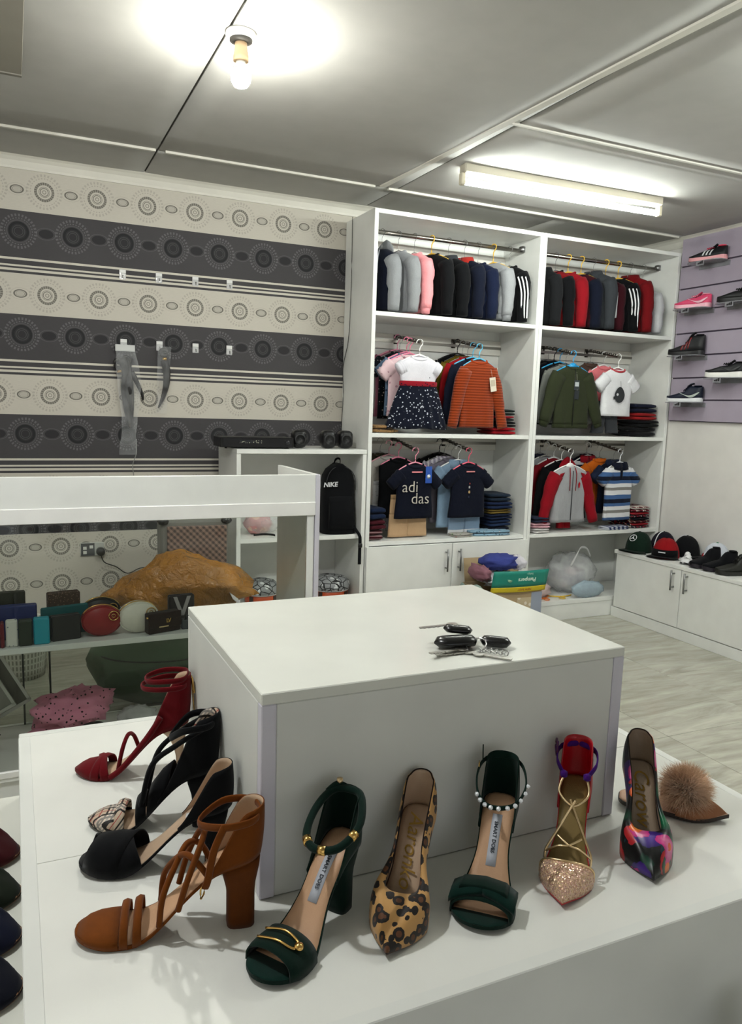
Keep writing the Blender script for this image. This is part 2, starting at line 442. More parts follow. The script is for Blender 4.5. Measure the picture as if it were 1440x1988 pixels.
# low open cabinet beside the tall unit
def low_cabinet():
    t = thing('low_cabinet', 'low white open cabinet with a black recorder and speakers on top', 'cabinet', (1.445, YF, 0))
    X0, X1, th, y1 = -.378, .376, .024, .40
    B = lambda nm, *d: bx(nm, white_lam, t, *d)
    B('top_panel', X0, X1, 0, y1, 1.101, 1.125); B('side_panel', X0, X0+th, .003, y1, 0, 1.101); B('side_panel', X1-th, X1, .003, y1, 0, 1.101)
    B('shelf', X0+th, X1-th, .01, y1-.012, .615, .639); B('shelf', X0+th, X1-th, .01, y1-.012, .22, .244); B('back_panel', X0+th, X1-th, y1-.012, y1, 0, 1.101)
    B('plinth', X0+th, X1-th, .02, .04, 0, .22)
low_cabinet()
# long low cabinet along the wall on the right
def wall_cabinet():
    t = thing('base_cabinet', 'long low white cabinet with bar-handled doors under the shoe wall', 'cabinet', (3.69, 2.9, 0))
    y0, y1, x1 = -1.6, 1.095, .395
    bx('top_panel', white_lam, t, -.004, x1, y0, y1, .436, .46); bx('plinth', white_lam, t, .002, x1, y0, y1, 0, .066)
    bx('carcass', white_lam, t, .02, x1, y0, y1, .066, .436)
    seams = [y1-.02, .51, -.09, -.69, -1.29, -1.6]
    for i in range(5):
        b, a = seams[i]-.002, seams[i+1]+.002
        d = bx('door', white_lam, t, 0, .018, a, b, .072, .434)
        h = a+.05 if i % 2 == 0 else b-.05
        bar_handle(d, 0, h, .30, .425, (-1, 0, 0))
wall_cabinet()
# slatted shoe board on that wall
def slat_board():
    t = thing('slat_board', 'lilac slatted display board fixed to the wall above the low cabinet', 'display board', (4.07, 2.9, 0))
    mat = plain('#a99fae', .55); dark = plain('#4a4150', .6)
    bx('backing', dark, t, .004, .016, -1.5, 1.088, 1.335, 2.527)
    zs = [1.335, 1.475, 1.62, 1.765, 1.91, 2.055, 2.20, 2.345, 2.527]
    for a, b in zip(zs[:-1], zs[1:]): bx('slat', mat, t, -.006, .008, -1.5, 1.088, a+.0045, b-.0045)
slat_board()
# ---------------------------------------------------------------- glass counter
CY = 2.70
gl = glass_pane('#fafcfa')
def counter():
    t = thing('display_counter', 'white shop counter with glass front and raised front board', 'counter', (0, CY, 0))
    X0, X1 = -1.35, 1.04
    W_ = white_lam
    bx('front_board', W_, t, X0, X1-.018, .0, .02, .985, 1.108); bx('lower_lip', white_edge, t, X0, X1-.018, -.004, .02, .955, 1.005)
    bx('corner_post', edge_band, t, X1-.018, X1, -.002, .02, 0, 1.108)
    bx('end_board', W_, t, X1-.018, X1, .02, .46, .0, 1.108)
    bx('worktop', W_, t, X0, X1-.02, .02, .46, .955, .975)
    bx('stile', W_, t, X1-.048, X1-.02, .003, .02, .1, .955)
    s = bx('shelf', plain('#dfe3de', .2), t, X0, X1-.02, .03, .30, .515, .535)
    bx('base_board', W_, t, X0, X1-.018, .0, .46, .085, .105); bx('base_front', W_, t, X0, X1-.018, .012, .03, 0, .085); bx('base_lip', white_edge, t, X0, X1-.018, -.004, .012, .10, .122)
    bx('front_glass', gl, t, X0, X1-.05, .006, .011, .122, .955, bevel=0)
    for a, b, y in ((-.9, .02, .44), (-.02, 1.0, .448)): pass
    bx('sliding_glass', gl, t, -.98, .10, .435, .440, .105, .515, bevel=0); bx('sliding_glass', gl, t, .005, X1-.03, .445, .450, .105, .515, bevel=0)
    for x in (.005, .10): bx('glass_edge', plain('#2f3a33', .3), t, x-.0035, x+.0035, .435, .450, .105, .515, bevel=0)
counter()
# ---------------------------------------------------------------- stepped shoe display in front
TZ, BZ = .66, .968
def platform():
    t = thing('display_platform', 'broad white display platform carrying the high heels', 'display stand', (.61, 1.2, 0))
    x0, x1, y0, y1 = -.62, .615, -.485, .50
    bx('top_board', plain('#dcdcd5', .4), t, x0, x1, y0, -.0105, TZ-.018, TZ, bevel=.0006); bx('top_board', plain('#dcdcd5', .4), t, x0, x1, -.0095, y1, TZ-.018, TZ, bevel=.0006)
    e = .0008
    for d in ((x0, x1, y0-.001, y0+.02), (x0, x1, y1-.02, y1+.001), ): bx('edge_strip', podium_lam, t, d[0], d[1], d[2], d[3], TZ-.019, TZ+e)
    for d in ((x0-.0012, x0+.022), (x1-.02, x1+.001)): bx('edge_strip', podium_lam, t, d[0], d[1], y0+.0205, y1-.0205, TZ-.019, TZ+e)
    bx('front_panel', podium_lam, t, x0+.01, x1-.002, y0+.003, y0+.021, 0, TZ-.018); bx('back_panel', podium_lam, t, x0, x1, y1-.021, y1-.003, 0, TZ-.018)
    for x in (x0+.001, x1-.02): bx('side_panel', podium_lam, t, x, x+.018, y0+.02, y1-.02, 0, TZ-.018)
platform()
def podium():
    t = thing('display_box', 'white boxed podium on the platform with car keys lying on it', 'display stand', (.62, 1.2235, TZ))
    x0, x1, y0, y1, h = -.323, .322, -.2465, .2465, BZ-TZ
    bx('front_panel', podium_lam, t, x0+.022, x1-.022, y0+.0015, y0+.018, .001, h-.017); bx('back_panel', podium_lam, t, x0, x1, y1-.018, y1, .001, h-.017)
    for a in (x0, x1-.018): bx('side_panel', podium_lam, t, a, a+.018, y0+.018, y1-.018, .001, h-.017)
    for a in (x0, x1-.022): bx('corner_strip', edge_band, t, a, a+.022, y0, y0+.018, .001, h-.017)
    bx('top_board', plain('#dbdcd3', .2), t, x0, x1, y0, y1, h-.017, h)
podium()
def side_step():
    t = thing('lower_platform', 'lower white display step with flat shoes beside the broad platform', 'display stand', (-.42, 1.2, 0))
    z = .525
    bx('top_board', plain('#dcdcd2', .3), t, -.5, .408, -.6, .5, z-.018, z); bx('front_panel', podium_lam, t, -.5, .393, -.6, -.582, 0, z-.018)
    bx('back_panel', podium_lam, t, -.5, .393, .48, .498, 0, z-.018); bx('side_panel', podium_lam, t, .375, .393, -.58, .48, 0, z-.018); bx('side_panel', podium_lam, t, -.5, -.482, -.58, .48, 0, z-.018)
side_step()

# ================================================================ shoes
class Last:
    """foot form: heel at x=0, toe at x=L, ground z=0"""
    def __init__(s, L=.215, h=.09, wb=.036, wh=.026, ww=.021, toe='almond', sole=.006, bend=.0, plat=0.):
        s.L, s.h, s.wb, s.wh, s.ww, s.toe, s.t, s.bend, s.plat = L, h, wb, wh, ww, toe, sole, bend, plat
    def z(s, u):
        seat = s.h*(1-.10*sm(.0, .2, u))
        f = sm(.14, .70, u)
        spring = .006*sm(.78, 1., u)
        return s.t+s.plat+seat*(1-f)+spring
    def c(s, u): return s.bend*math.sin(PI*u)
    def w(s, u):
        w = s.wh+(s.ww-s.wh)*sm(.10, .38, u)+(s.wb-s.ww)*sm(.38, .72, u)
        if u < .1: w *= math.sqrt(max(0, 1-(1-u/.1)**2))
        ut, p, q = {'point': (.66, 1.35, 1.), 'almond': (.74, 2., .72), 'round': (.78, 2.2, .5)}[s.toe]
        if u > ut: w *= max(0, 1-((u-ut)/(1-ut))**p)**q
        return w
    def us(s, n): return [.5-.5*math.cos(PI*i/n) for i in range(n+1)]
    def pt(s, u, k, dz=0, f=1.): return Vector((u*s.L, s.c(u)+k*s.w(u)*f, s.z(u)+dz))
    def ring(s, n=36):
        """outline parameters (u, side): heel -> left -> toe -> right -> heel"""
        U = s.us(n); return [(u, 1) for u in U[:-1]]+[(u, -1) for u in U[::-1][:-1]]
def rotmat(a): return Matrix.Rotation(a, 4, 'Z')
def sole_parts(la, root, m_side, m_in, split=None, m_front=None):
    U = la.us(36); rows = []
    for u in U:
        a, b = la.pt(u, 1), la.pt(u, -1); t = la.t+la.plat*sm(.45, .6, u) if la.plat else la.t
        d = Vector((0, 0, t-.0012))
        rows.append([a, b, b-d, a-d])
    m = MB()
    m.rings(rows, True).build('sole', m_side, root, smooth=False)
    def ins(name, mat, a, b, f):
        r = []
        for i in range(31):
            u = a+(b-a)*i/30
            r.append([la.pt(u, k, .0010-.0006*k*k, f) for k in (1, .6, .2, -.2, -.6, -1)])
        MB().grid(r).build(name, mat, root, solid=.0008)
    sp = split or 1.
    ins('insole', m_in, .012, min(sp, .985), .93)
    if split: ins('toe_bed', m_front or m_side, sp, .995, .985)
def block_heel(la, root, mat, bot=(.018, .019), top=(.024, .024), back=.0):
    rs = []
    for i in range(9):
        f = i/8; z0 = la.h*.94+la.t*.2
        a = top[0]+(bot[0]-top[0])*sm(0, .5, f); b = top[1]+(bot[1]-top[1])*sm(0, .5, f)
        cx = .026+back*f; ring = []
        for k in range(20):
            t = 2*PI*k/20; c_, s_ = math.cos(t), math.sin(t); e = .55
            x = cx+a*abs(c_)**e*math.copysign(1, c_); y = b*abs(s_)**e*math.copysign(1, s_)
            zz = la.z(max(0, min(1, x/la.L)))-la.t*.7 if i == 0 else z0*(1-f)+(la.z(max(0, x/la.L))-la.t*.7-z0)*(1-f)
            ring.append((x, y, max(0, zz)))
        rs.append(ring)
    MB().rings(rs).build('heel', mat, root)
def stiletto(la, root, mat, tip=.005, back=.006):
    rs = []
    for i in range(13):
        f = i/12; g = (1-f)**2.4
        a = tip+(.027-tip)*g; b = tip+(.023-tip)*g; cx = .012+back*f+ .014*g; ring = []
        for k in range(16):
            t = 2*PI*k/16; x = cx+a*math.cos(t); y = b*math.sin(t)
            top = la.z(max(0, min(1, x/la.L)))-la.t*.7
            ring.append((x, y, top*(1-f)))
        rs.append(ring)
    MB().rings(rs).build('heel', mat, root)
def shell(m, name, mat, lining, root, side):
    """thin two-faced leather: mat outside, lining inside"""
    o = m.build(name, lining if side > 0 or name != 'toe_cap' else mat, root, solid=.0016, off=-1); o.data.materials.append(mat if side > 0 or name != 'toe_cap' else lining)
    q = o.modifiers['s']; q.material_offset = 1; q.material_offset_rim = 1
    return o
def pump_upper(la, root, mat, lining, uv=.66, hb=.055, hs=.034, hv=.040, name='upper', keep=None, dip=1.):
    """one-piece closed upper lofted from the sole outline to the topline loop"""
    rg = la.ring(40); rows_o = []
    n = 9
    for u, sd in rg:
        B = la.pt(u, sd, -la.t*.5)
        ut = uv*(1-(1-u)**(1/uv)); g = math.sqrt(max(0, 1-u**5))
        hh = hs+(hb-hs)*(1-sm(0, .28, u))+(hv-hs)*sm(.55, .95, u)
        T = Vector((ut*la.L-(.004 if u < .12 else 0)*(1-u/.12), la.c(ut)+sd*la.w(ut)*.80*g if u > .06 else la.c(ut)+sd*la.w(max(u, .0))*.72, la.z(ut)+hh))
        Cc = B.lerp(T, .42); Cc.y = B.y*1.10+ (0 if u < .6 else T.y*.0); Cc.z = B.z+(T.z-B.z)*(.58+.46*sm(.4, .72, u)-.34*sm(.86, 1, u)); Cc.x = B.x+(T.x-B.x)*(.38-.28*sm(.5, .8, u)+.22*sm(.9, 1, u))
        rows_o.append([(1-t)**2*B+2*t*(1-t)*Cc+t*t*T for t in [i/(n-1) for i in range(n)]])
    m = MB(); rows = list(zip(*rows_o)); m.rings([list(r) for r in rows], caps=False)
    o = shell(m, name, mat, lining, root, 1)
    # piping at the topline
    top = [Vector(r) for r in rows[-1]]
    return top
def counter_shell(la, root, mat, lining, uc=.34, hb=.06, name='heel_counter', lean=.0, notch=1.4):
    """sandal heel counter: a shell round the heel falling to the sole"""
    U = [uc*(i/22)**1.6 for i in range(22, -1, -1)]
    rg = [(u, 1) for u in U]+[(u, -1) for u in U[::-1][1:]]
    rows = []
    for u, sd in rg:
        B = la.pt(u, sd, -la.t*.4); f = 1-sm(.30, 1., u/uc)**(1/notch)
        hh = .004+hb*f
        T = la.pt(u, sd*.96, hh); T.x -= lean*f; T.y = la.c(u)+sd*la.w(u)*(1-.14*f)
        M_ = B.lerp(T, .5); M_.y *= 1.07; M_.x -= .004*(1-u/uc)
        rows.append([(1-t)**2*B+2*t*(1-t)*M_+t*t*T for t in [i/8 for i in range(9)]])
    return shell(MB().grid(rows), name, mat, lining, root, -1)
def strap(la, root, mat, u0, u1, width, h0, h1=None, name='strap', lining=None, th=.0022, wid0=None, puff=1.0, taper=0.):
    """band across the foot from the sole edge at u0 (left) to u1 (right)"""
    rows = []; h1 = h0 if h1 is None else h1
    for i in range(17):
        t = i/16; th_ = PI*t; u = u0+(u1-u0)*t; hh = (h0+(h1-h0)*t)*math.sin(th_)**.75
        row = []
        for j in range(5):
            v = (j/4-.5)*width; uu = max(.01, min(.995, u+v/la.L))
            y = la.c(uu)+la.w(uu)*math.cos(th_)*1.03*puff; z = la.z(uu)+hh*(1-.10*abs(j-2)/2-taper*(j/4)**1.6)
            if i in (0, 16): z = la.z(uu)-la.t*.5
            row.append((uu*la.L, y, z))
        rows.append(row)
    o = MB().grid(rows).build(name, mat, root, solid=th, off=1)
    if lining: o.data.materials.append(lining); o.modifiers['s'].material_offset = 1
    return o
def band(name, pts, w, th, mat, root, closed=False, up=(0, 0, 1), n=40):
    """flat strap swept along points: w is its height along 'up', th its thickness"""
    return MB().tube(spline(pts, n, closed), w/2, 8, closed, th/w, up).build(name, mat, root)
def cord(name, pts, r, mat, root, closed=False, n=40): return MB().tube(spline(pts, n, closed), r, 8, closed).build(name, mat, root)
def buckle(root, loc, w, h, rot, mat, r=.0012, name='buckle'):
    p = [(-w/2, 0, -h/2), (w/2, 0, -h/2), (w/2, 0, h/2), (-w/2, 0, h/2)]
    q = []
    for i in range(4):
        a, b = Vector(p[i]), Vector(p[(i+1) % 4]); q += [a.lerp(b, .12), a.lerp(b, .5), a.lerp(b, .88)]
    return MB().tube(q, r, 6, True).build(name, mat, root, loc=loc, rot=rot)
def shoe(name, label, toe, heel, z, la, cat='shoe', group=None):
    """root Empty under the heel; scaled by placing heel and pointing x to the toe"""
    d = Vector((toe[0]-heel[0], toe[1]-heel[1])); a = math.atan2(d.y, d.x)
    la.L = d.length
    return thing(name, label, cat, (heel[0], heel[1], z), a, group)
nude = leather('#c29a78', .5); nude_in = leather('#b99e84', .5); beige_lin = leather('#c0a488', .5)

def leopard_mat():
    n = NT('leopard_print'); x, y, z = n.coord(); w = n.noise(60, 3)
    v = n.comb(x+w*.006, y+w*.006, z+w*.006)
    d = n.voro(62, vec=v); e = n.noise(120, 3)
    col = n.mix(n.noise(30, 2), '#a97d45', '#c79a5e')
    col = n.mix((d+e*.3).lt(.66), col, '#140b07'); col = n.mix((d+e*.2).lt(.36), col, '#5a3418')
    n.color(col); n.set(.6, 0, .3, .15); return n.m
def floral_mat():
    n = NT('floral_print'); n.coord(); w = n.noise(25, 3, dist=1.2)
    col = n.mix(n.noise(30, 2).gt(.62), '#050608', '#14303a')
    def spot(col, sc, off, size, a, b, k=.25):
        mp = n.nt.nodes.new('ShaderNodeVectorMath'); mp.operation = 'ADD'; mp.inputs[1].default_value = off; n.nt.links.new(n.vec, mp.inputs[0])
        d = n.voro(sc, vec=mp.outputs[0]); f = d+w*k*1.8-.12
        return n.mix(f.lt(size), col, n.mix((f/size)*1.2-.15, a, b))
    col = spot(col, 19, (.1, .3, .2), .52, '#e03a18', '#a81c26'); col = spot(col, 20, (.7, .1, .5), .46, '#0f7a4a', '#0a2a22')
    col = spot(col, 17, (.33, .62, .11), .50, '#51259a', '#2a1060'); col = spot(col, 18, (.91, .44, .8), .44, '#f3a6c0', '#c01f7a')
    col = spot(col, 24, (.2, .9, .6), .34, '#f6a423', '#e2571c')
    n.color(col); n.set(.35, 0, .5); return n.m
def glitter_mat():
    n = NT('gold_glitter'); n.coord(); c = n.nt.nodes.new('ShaderNodeTexVoronoi'); c.inputs['Scale'].default_value = 620
    n.nt.links.new(n.vec, c.inputs['Vector'])
    sp = n.nt.nodes.new('ShaderNodeSeparateColor'); n.nt.links.new(c.outputs['Color'], sp.inputs[0])
    r, g = E(n.nt, sp.outputs[0]), E(n.nt, sp.outputs[1])
    n.color(n.mix(r, n.mix(g, '#a8705c', '#e0b09c'), n.mix(g, '#f6dca0', '#f0c8be')))
    n.set(.25, .45, .8)
    ge = n.nt.nodes.new('ShaderNodeNewGeometry'); vm = [n.nt.nodes.new('ShaderNodeVectorMath') for _ in range(4)]
    vm[0].operation = 'SUBTRACT'; vm[0].inputs[1].default_value = (.5, .5, .5); vm[1].operation = 'SCALE'; vm[1].inputs['Scale'].default_value = 1.3; vm[2].operation = 'ADD'; vm[3].operation = 'NORMALIZE'
    n.nt.links.new(c.outputs['Color'], vm[0].inputs[0]); n.nt.links.new(vm[0].outputs[0], vm[1].inputs[0]); n.nt.links.new(vm[1].outputs[0], vm[2].inputs[0]); n.nt.links.new(ge.outputs['Normal'], vm[2].inputs[1]); n.nt.links.new(vm[2].outputs[0], vm[3].inputs[0])
    n.nt.links.new(vm[3].outputs[0], n.b.inputs['Normal']); return n.m
def burberry_like():
    n = NT('beige_check_canvas'); x, y, z = n.coord(); col = '#b9a58f'
    for q, o in ((x*.8+z*.6, 0), (y*.8+z*.5, .004)):
        m = ((q+o)/.024).mod(1.)
        col = n.mix((m.between(.1, .2)+m.between(.3, .4)+m.between(.5, .6)).min(1), col, '#1f1a18'); col = n.mix(m.between(.2, .5)*.25, col, '#efe6da')
        col = n.mix(m.between(.84, .89), col, '#9a4038')
    n.color(col); n.set(.6, 0, .3); return n.m

def heels():
    # --- 1 red sandal
    red = suede('#5e040d'); la = Last(h=.10, wb=.036, toe='almond')
    t = shoe('high_heel_sandal', 'dark red suede high heel sandal with gold back zip, toes towards the wall counter', (.085, 1.475), (.284, 1.408), TZ, la)
    sole_parts(la, t, red, beige_lin, .74, red); stiletto(la, t, beige_lin)
    counter_shell(la, t, red, beige_lin, .40, .085, lean=.004)
    strap(la, t, red, .70, .80, .016, .030); strap(la, t, red, .80, .70, .016, .030); strap(la, t, red, .885, .885, .046, .024, name='toe_band', taper=.85)
    for dz, k in ((0, 1), (.014, .92)):
        z = la.z(.1)+.078+dz
        band('ankle_strap', [(.000, 0, z+.002), (.008, .030*k, z), (.045, .036*k, z-.002), (.078*k, .018, z-.006), (.084*k, -.010, z-.006), (.05, -.036*k, z-.002), (.010, -.031*k, z)], .010, .003, red, t, True)
    cord('vamp_loop', [(.60*la.L, .026, la.z(.6)), (.56*la.L, .022, la.z(.55)+.035), (.53*la.L, .0, la.z(.53)+.050), (.50*la.L, -.020, la.z(.5)+.034), (.46*la.L, -.024, la.z(.46))], .004, red, t)
    cord('side_band', [(.66*la.L, .034, la.z(.66)), (.56*la.L, .034, la.z(.56)+.004), (.44*la.L, .033, la.z(.44)+.008), (.32*la.L, .032, la.z(.32)+.014), (.22*la.L, .030, la.z(.22)+.030)], .0055, red, t)
    zp = MB().box(-.0015, .0015, -.004, .004, -.026, .004); zp.build('zip_pull', gold, t, loc=(-.0085, .002, la.z(0)+.078), rot=(0, R(8), 0), bevel=.001)
    MB().box(-.001, .001, -.0022, .0022, -.07, 0).build('zip', gold, t, loc=(-.0065, 0, la.z(0)+.085), rot=(0, R(4), 0))
    # --- 2 black sandal with beige check
    blk = suede('#06070a'); chk = burberry_like(); la = Last(h=.10, wb=.037, toe='almond')
    t = shoe('high_heel_sandal', 'black high heel sandal with beige checked lining and check toe band', (.092, 1.280), (.290, 1.205), TZ, la)
    sole_parts(la, t, blk, beige_lin, .80, chk); block_heel(la, t, blk, (.014, .014), (.022, .022))
    counter_shell(la, t, blk, chk, .44, .088, lean=.003)
    strap(la, t, chk, .87, .87, .050, .024, name='toe_band', taper=.85); strap(la, t, chk, .72, .74, .016, .034, name='check_strap')
    z = la.z(.1)+.082
    band('ankle_strap', [(0, 0, z), (.012, .030, z), (.05, .034, z-.006), (.076, .0, z-.03), (.05, -.034, z-.006), (.012, -.030, z)], .012, .004, blk, t, True)
    cord('side_strap', [(.018, .028, z-.004), (.06, .032, z-.03), (.10, .026, z-.066), (.118, .022, la.z(.55)+.03), (.124, .024, la.z(.6))], .0045, blk, t)
    cord('side_strap', [(.018, -.030, z-.004), (.06, -.032, z-.03), (.10, -.026, z-.066), (.118, -.022, la.z(.55)+.03), (.124, -.024, la.z(.6))], .0045, blk, t)
    strap(la, t, blk, .56, .60, .016, .040, name='vamp_strap'); strap(la, t, blk, .44, .40, .034, .046, name='instep_band')
    # --- 3 black suede sandal
    la = Last(h=.095, wb=.037, toe='round')
    t = shoe('high_heel_sandal', 'plain black suede high heel sandal with crossed vamp behind the tan sandal', (.070, 1.160), (.284, 1.085), TZ, la)
    sole_parts(la, t, blk, nude_in, .84, blk); block_heel(la, t, blk, (.014, .014), (.022, .022)); counter_shell(la, t, blk, nude_in, .34, .058)
    strap(la, t, blk, .68, .84, .052, .042, name='cross_band', puff=1.06); strap(la, t, blk, .84, .68, .052, .046, name='cross_band', puff=1.08); strap(la, t, blk, .885, .885, .050, .026, name='toe_band', taper=.85)
    lb = MB().box(-.014, .014, -.006, .006, 0, .0008).build('brand_label', plain('#d8dadb', .3), t, loc=(.055, 0, la.z(.26)+.0015), rot=(0, R(20), 0))
    # --- 4 tan sandal
    tan = suede('#6a3606'); tan_d = suede('#5c2e06'); la = Last(h=.098, wb=.038, wh=.027, toe='round')
    t = shoe('high_heel_sandal', 'tan brown suede strappy sandal on a tall block heel', (.052, .995), (.287, .945), TZ, la)
    sole_parts(la, t, tan, nude, .80, tan); block_heel(la, t, tan_d, (.019, .021), (.026, .026)); counter_shell(la, t, tan, beige_lin, .30, .064, lean=.004, notch=1.0)
    strap(la, t, tan, .665, .66, .011, .036); strap(la, t, tan, .735, .73, .011, .032); strap(la, t, tan, .875, .875, .054, .018, name='toe_band', taper=.85)
    zz = la.z(.1)+.06
    for s in (1, -1):
        cord('lace_strap', [(.45*la.L, s*.030, la.z(.45)), (.40*la.L, s*.032, la.z(.4)+.03), (.33*la.L, s*.020, la.z(.33)+.055), (.30*la.L, -s*.004, la.z(.3)+.062)], .0042, tan, t)
        cord('lace_strap', [(.55*la.L, s*.028, la.z(.55)), (.53*la.L, s*.026, la.z(.5)+.03), (.46*la.L, s*.006, la.z(.45)+.052), (.40*la.L, -s*.014, la.z(.4)+.056), (.33*la.L, -s*.028, la.z(.33)+.03), (.28*la.L, -s*.025, la.z(.28))], .0042, tan, t)
    band('ankle_strap', [(0, 0, zz), (.012, .030, zz), (.05, .035, zz-.003), (.082, .0, zz-.012), (.05, -.035, zz-.003), (.012, -.030, zz)], .011, .0035, tan, t, True)
    band('hanging_strap', [(.048, .035, zz), (.062, .040, zz-.03), (.070, .040, zz-.07), (.074, .036, zz-.085)], .010, .003, tan, t, up=(1, 0, 0))
    buckle(t, (.077, .037, zz-.088), .014, .014, (0, 0, R(70)), gold)
    # --- 5 green buckle sandal
    grn = suede('#031d15'); grn_l = suede('#04261f'); la = Last(h=.10, wb=.039, wh=.027, ww=.023, toe='round')
    t = shoe('high_heel_sandal', 'dark green suede sandal with a long gold buckle across its toe band', (.247, .820), (.418, .938), TZ, la)
    sole_parts(la, t, grn, nude, .80, grn_l); block_heel(la, t, grn, (.015, .017), (.024, .024)); counter_shell(la, t, grn, grn, .34, .062)
    strap(la, t, grn, .785, .765, .050, .030, name='toe_band', puff=1.06)
    th = .775
    p0 = Vector((th*la.L, 0, la.z(th)+.034))
    V = lambda x, y, z: p0+Vector((x, y, z))
    cord('gold_buckle', [V(-.008, -.030, -.007), V(-.009, .0, .001), V(-.006, .022, -.004), V(0, .028, -.0055), V(.007, .022, -.005), V(.009, 0, -.001), V(.009, -.030, -.008)], .0017, gold, t, n=30)
    MB().lathe([(.003, -.003), (.0065, 0), (.0055, .004), (.001, .006)], 12).build('buckle_knot', gold, t, loc=V(.0, .028, -.006))
    z = la.z(.08)+.060
    ring_ = [(.002, .010, z+.004), (.020, .030, z), (.055, .046, z-.014), (.088, .036, z-.030), (.100, .008, z-.034), (.086, -.016, z-.028), (.05, -.026, z-.010), (.014, -.020, z+.004)]
    cord('ankle_strap', ring_, .0055, grn, t, True)
    sp = spline(ring_, 48, True)
    for k in (14, 22, 28):
        d = (sp[k+1]-sp[k-1]).normalized()*.005
        MB().tube([sp[k]-d, sp[k]+d], .0064, 10).build('gold_ring', gold, t)
    cord('strap_end', [(.0, -.004, z+.004), (.008, -.018, z+.010), (.022, -.026, z+.002)], .0045, grn, t); MB().lathe([(.004, -.004), (.0045, .004)], 10).build('zip_pull', gold_pale, t, loc=(.006, -.016, z+.014))
    brand = lambda la, t, txt, u0, w=.0145, l=.052: (
        MB().grid([[Vector((u*la.L, k*w/2, la.z(u)+.0022)) for k in (-1, 1)] for u in [u0+l/la.L*i/5 for i in range(6)]]).build('insole_label', plain('#b9bdc6', .5), t, solid=.0004),
        text_mesh('lettering', txt, .0078, plain('#1d2430', .6), t, ((u0*la.L+l/2), 0, la.z(u0+l/2/la.L)+.0030), (0, math.atan2(la.z(u0)-la.z(u0+l/la.L), l), 0), .0002, bold=.00015))
    brand(la, t, 'SMART DOES', .20)
    # --- 6 leopard pump
    leo = leopard_mat(); la = Last(h=.10, wb=.041, wh=.025, ww=.023, toe='point')
    t = shoe('pump', 'leopard print pointed pump with gold script inside', (.412, .800), (.546, .962), TZ, la)
    sole_parts(la, t, plain('#3a2216', .5), nude_in); stiletto(la, t, leo); top = pump_upper(la, t, leo, nude_in, uv=.66)
    MB().tube(top, .0011, 6, True).build('topline_piping', suede('#1a0f0a'), t)
    script = lambda la, t, txt, u, size=.030, dy=0: text_mesh('insole_script', txt, size, metal('#8a6a30', .4), t, (u*la.L, dy, la.z(u)+.0035), (0, math.atan2(la.z(u-.14)-la.z(u+.14), .28*la.L), 0), .0002, shear=.25)
    script(la, t, 'Aaronko', .34, .030)
    # --- 7 green bow sandal
    la = Last(h=.10, wb=.043, wh=.027, ww=.024, toe='round')
    t = shoe('high_heel_sandal', 'dark green suede sandal with flat bow and rhinestone ankle strap', (.547, .800), (.682, .945), TZ, la)
    sole_parts(la, t, grn, nude, .82, grn_l); block_heel(la, t, grn, (.015, .017), (.024, .024)); counter_shell(la, t, grn, grn, .30, .066, notch=1.0)
    strap(la, t, grn, .775, .765, .040, .028, name='toe_band', puff=1.03); 
    bw = MB()
    for s in (1, -1):
        rr = []
        for i in range(9):
            f = i/8; hw = .019+.002*f-.004*(1-f)**4; zz_ = la.z(.75)+.033-.016*f**2.2; y = s*.046*f
            rr.append([(.75*la.L-hw, y, zz_-.004), (.75*la.L-hw, y, zz_+.004), (.75*la.L, y, zz_+.0055), (.75*la.L+hw, y, zz_+.003), (.75*la.L+hw, y, zz_-.005), (.75*la.L, y, zz_-.002)])
        bw.rings(rr)
    bw.build('bow', grn_l, t)
    rr = [[(.735*la.L-.016, y, la.z(.73)+.038-z0), (.735*la.L+.014, y, la.z(.74)+.041-z0), (.735*la.L+.014, y, la.z(.74)+.034-z0), (.735*la.L-.016, y, la.z(.73)+.032-z0)] for y, z0 in ((-.034, .008), (-.03, .004), (0, 0), (.03, .004), (.034, .008))]
    MB().rings(rr).build('bow_layer', grn, t, bevel=.001)
    z = la.z(.08)+.058
    ring_ = [(-.002, 0, z+.006), (.012, .028, z+.003), (.05, .040, z-.012), (.082, .028, z-.028), (.092, -.004, z-.032), (.076, -.026, z-.024), (.045, -.034, z-.006), (.012, -.027, z+.004)]
    band('ankle_strap', ring_, .008, .003, grn, t, True, n=48); sp = spline(ring_, 48, True)
    gem = MB().lathe([(.0006, .0035), (.0034, .0012), (.0036, -.0008), (.001, -.0035)], 8); first = None
    for k in range(12, 31, 2):
        if first is None: g = first = gem.build('rhinestone', plain('#e8ecf0', .08, .3, coat=1.), t, smooth=False)
        else: g = first.copy(); C.objects.link(g)
        g.parent = t; d = sp[k]-Vector((.04, 0, z-.012)); d.z = .012; d.normalize(); g.location = sp[k]+d*.0035; g.rotation_euler = d.to_track_quat('Z', 'Y').to_euler()
    buckle(t, (.030, -.0345, z-.002), .014, .012, (0, 0, R(8)), gold, .001); band('strap_end', [(.018, -.031, z+.004), (.004, -.034, z+.022)], .007, .002, grn, t, n=6)
    brand(la, t, 'SMART DOES', .22)
    # --- 8 glitter pump
    gli = glitter_mat(); redp = leather('#a30716', .4); olive_in = leather('#7c6636', .5); pur = suede('#3f0f6b'); la = Last(h=.10, wb=.041, wh=.025, ww=.022, toe='point')
    t = shoe('pump', 'pointed glitter toe pump with a red heel and purple ankle strap', (.688, .796), (.834, .952), TZ, la)
    sole_parts(la, t, redp, olive_in); stiletto(la, t, redp); counter_shell(la, t, redp, redp, .30, .066, notch=.8)
    # toe cap: front of a pump upper only
    rows = []
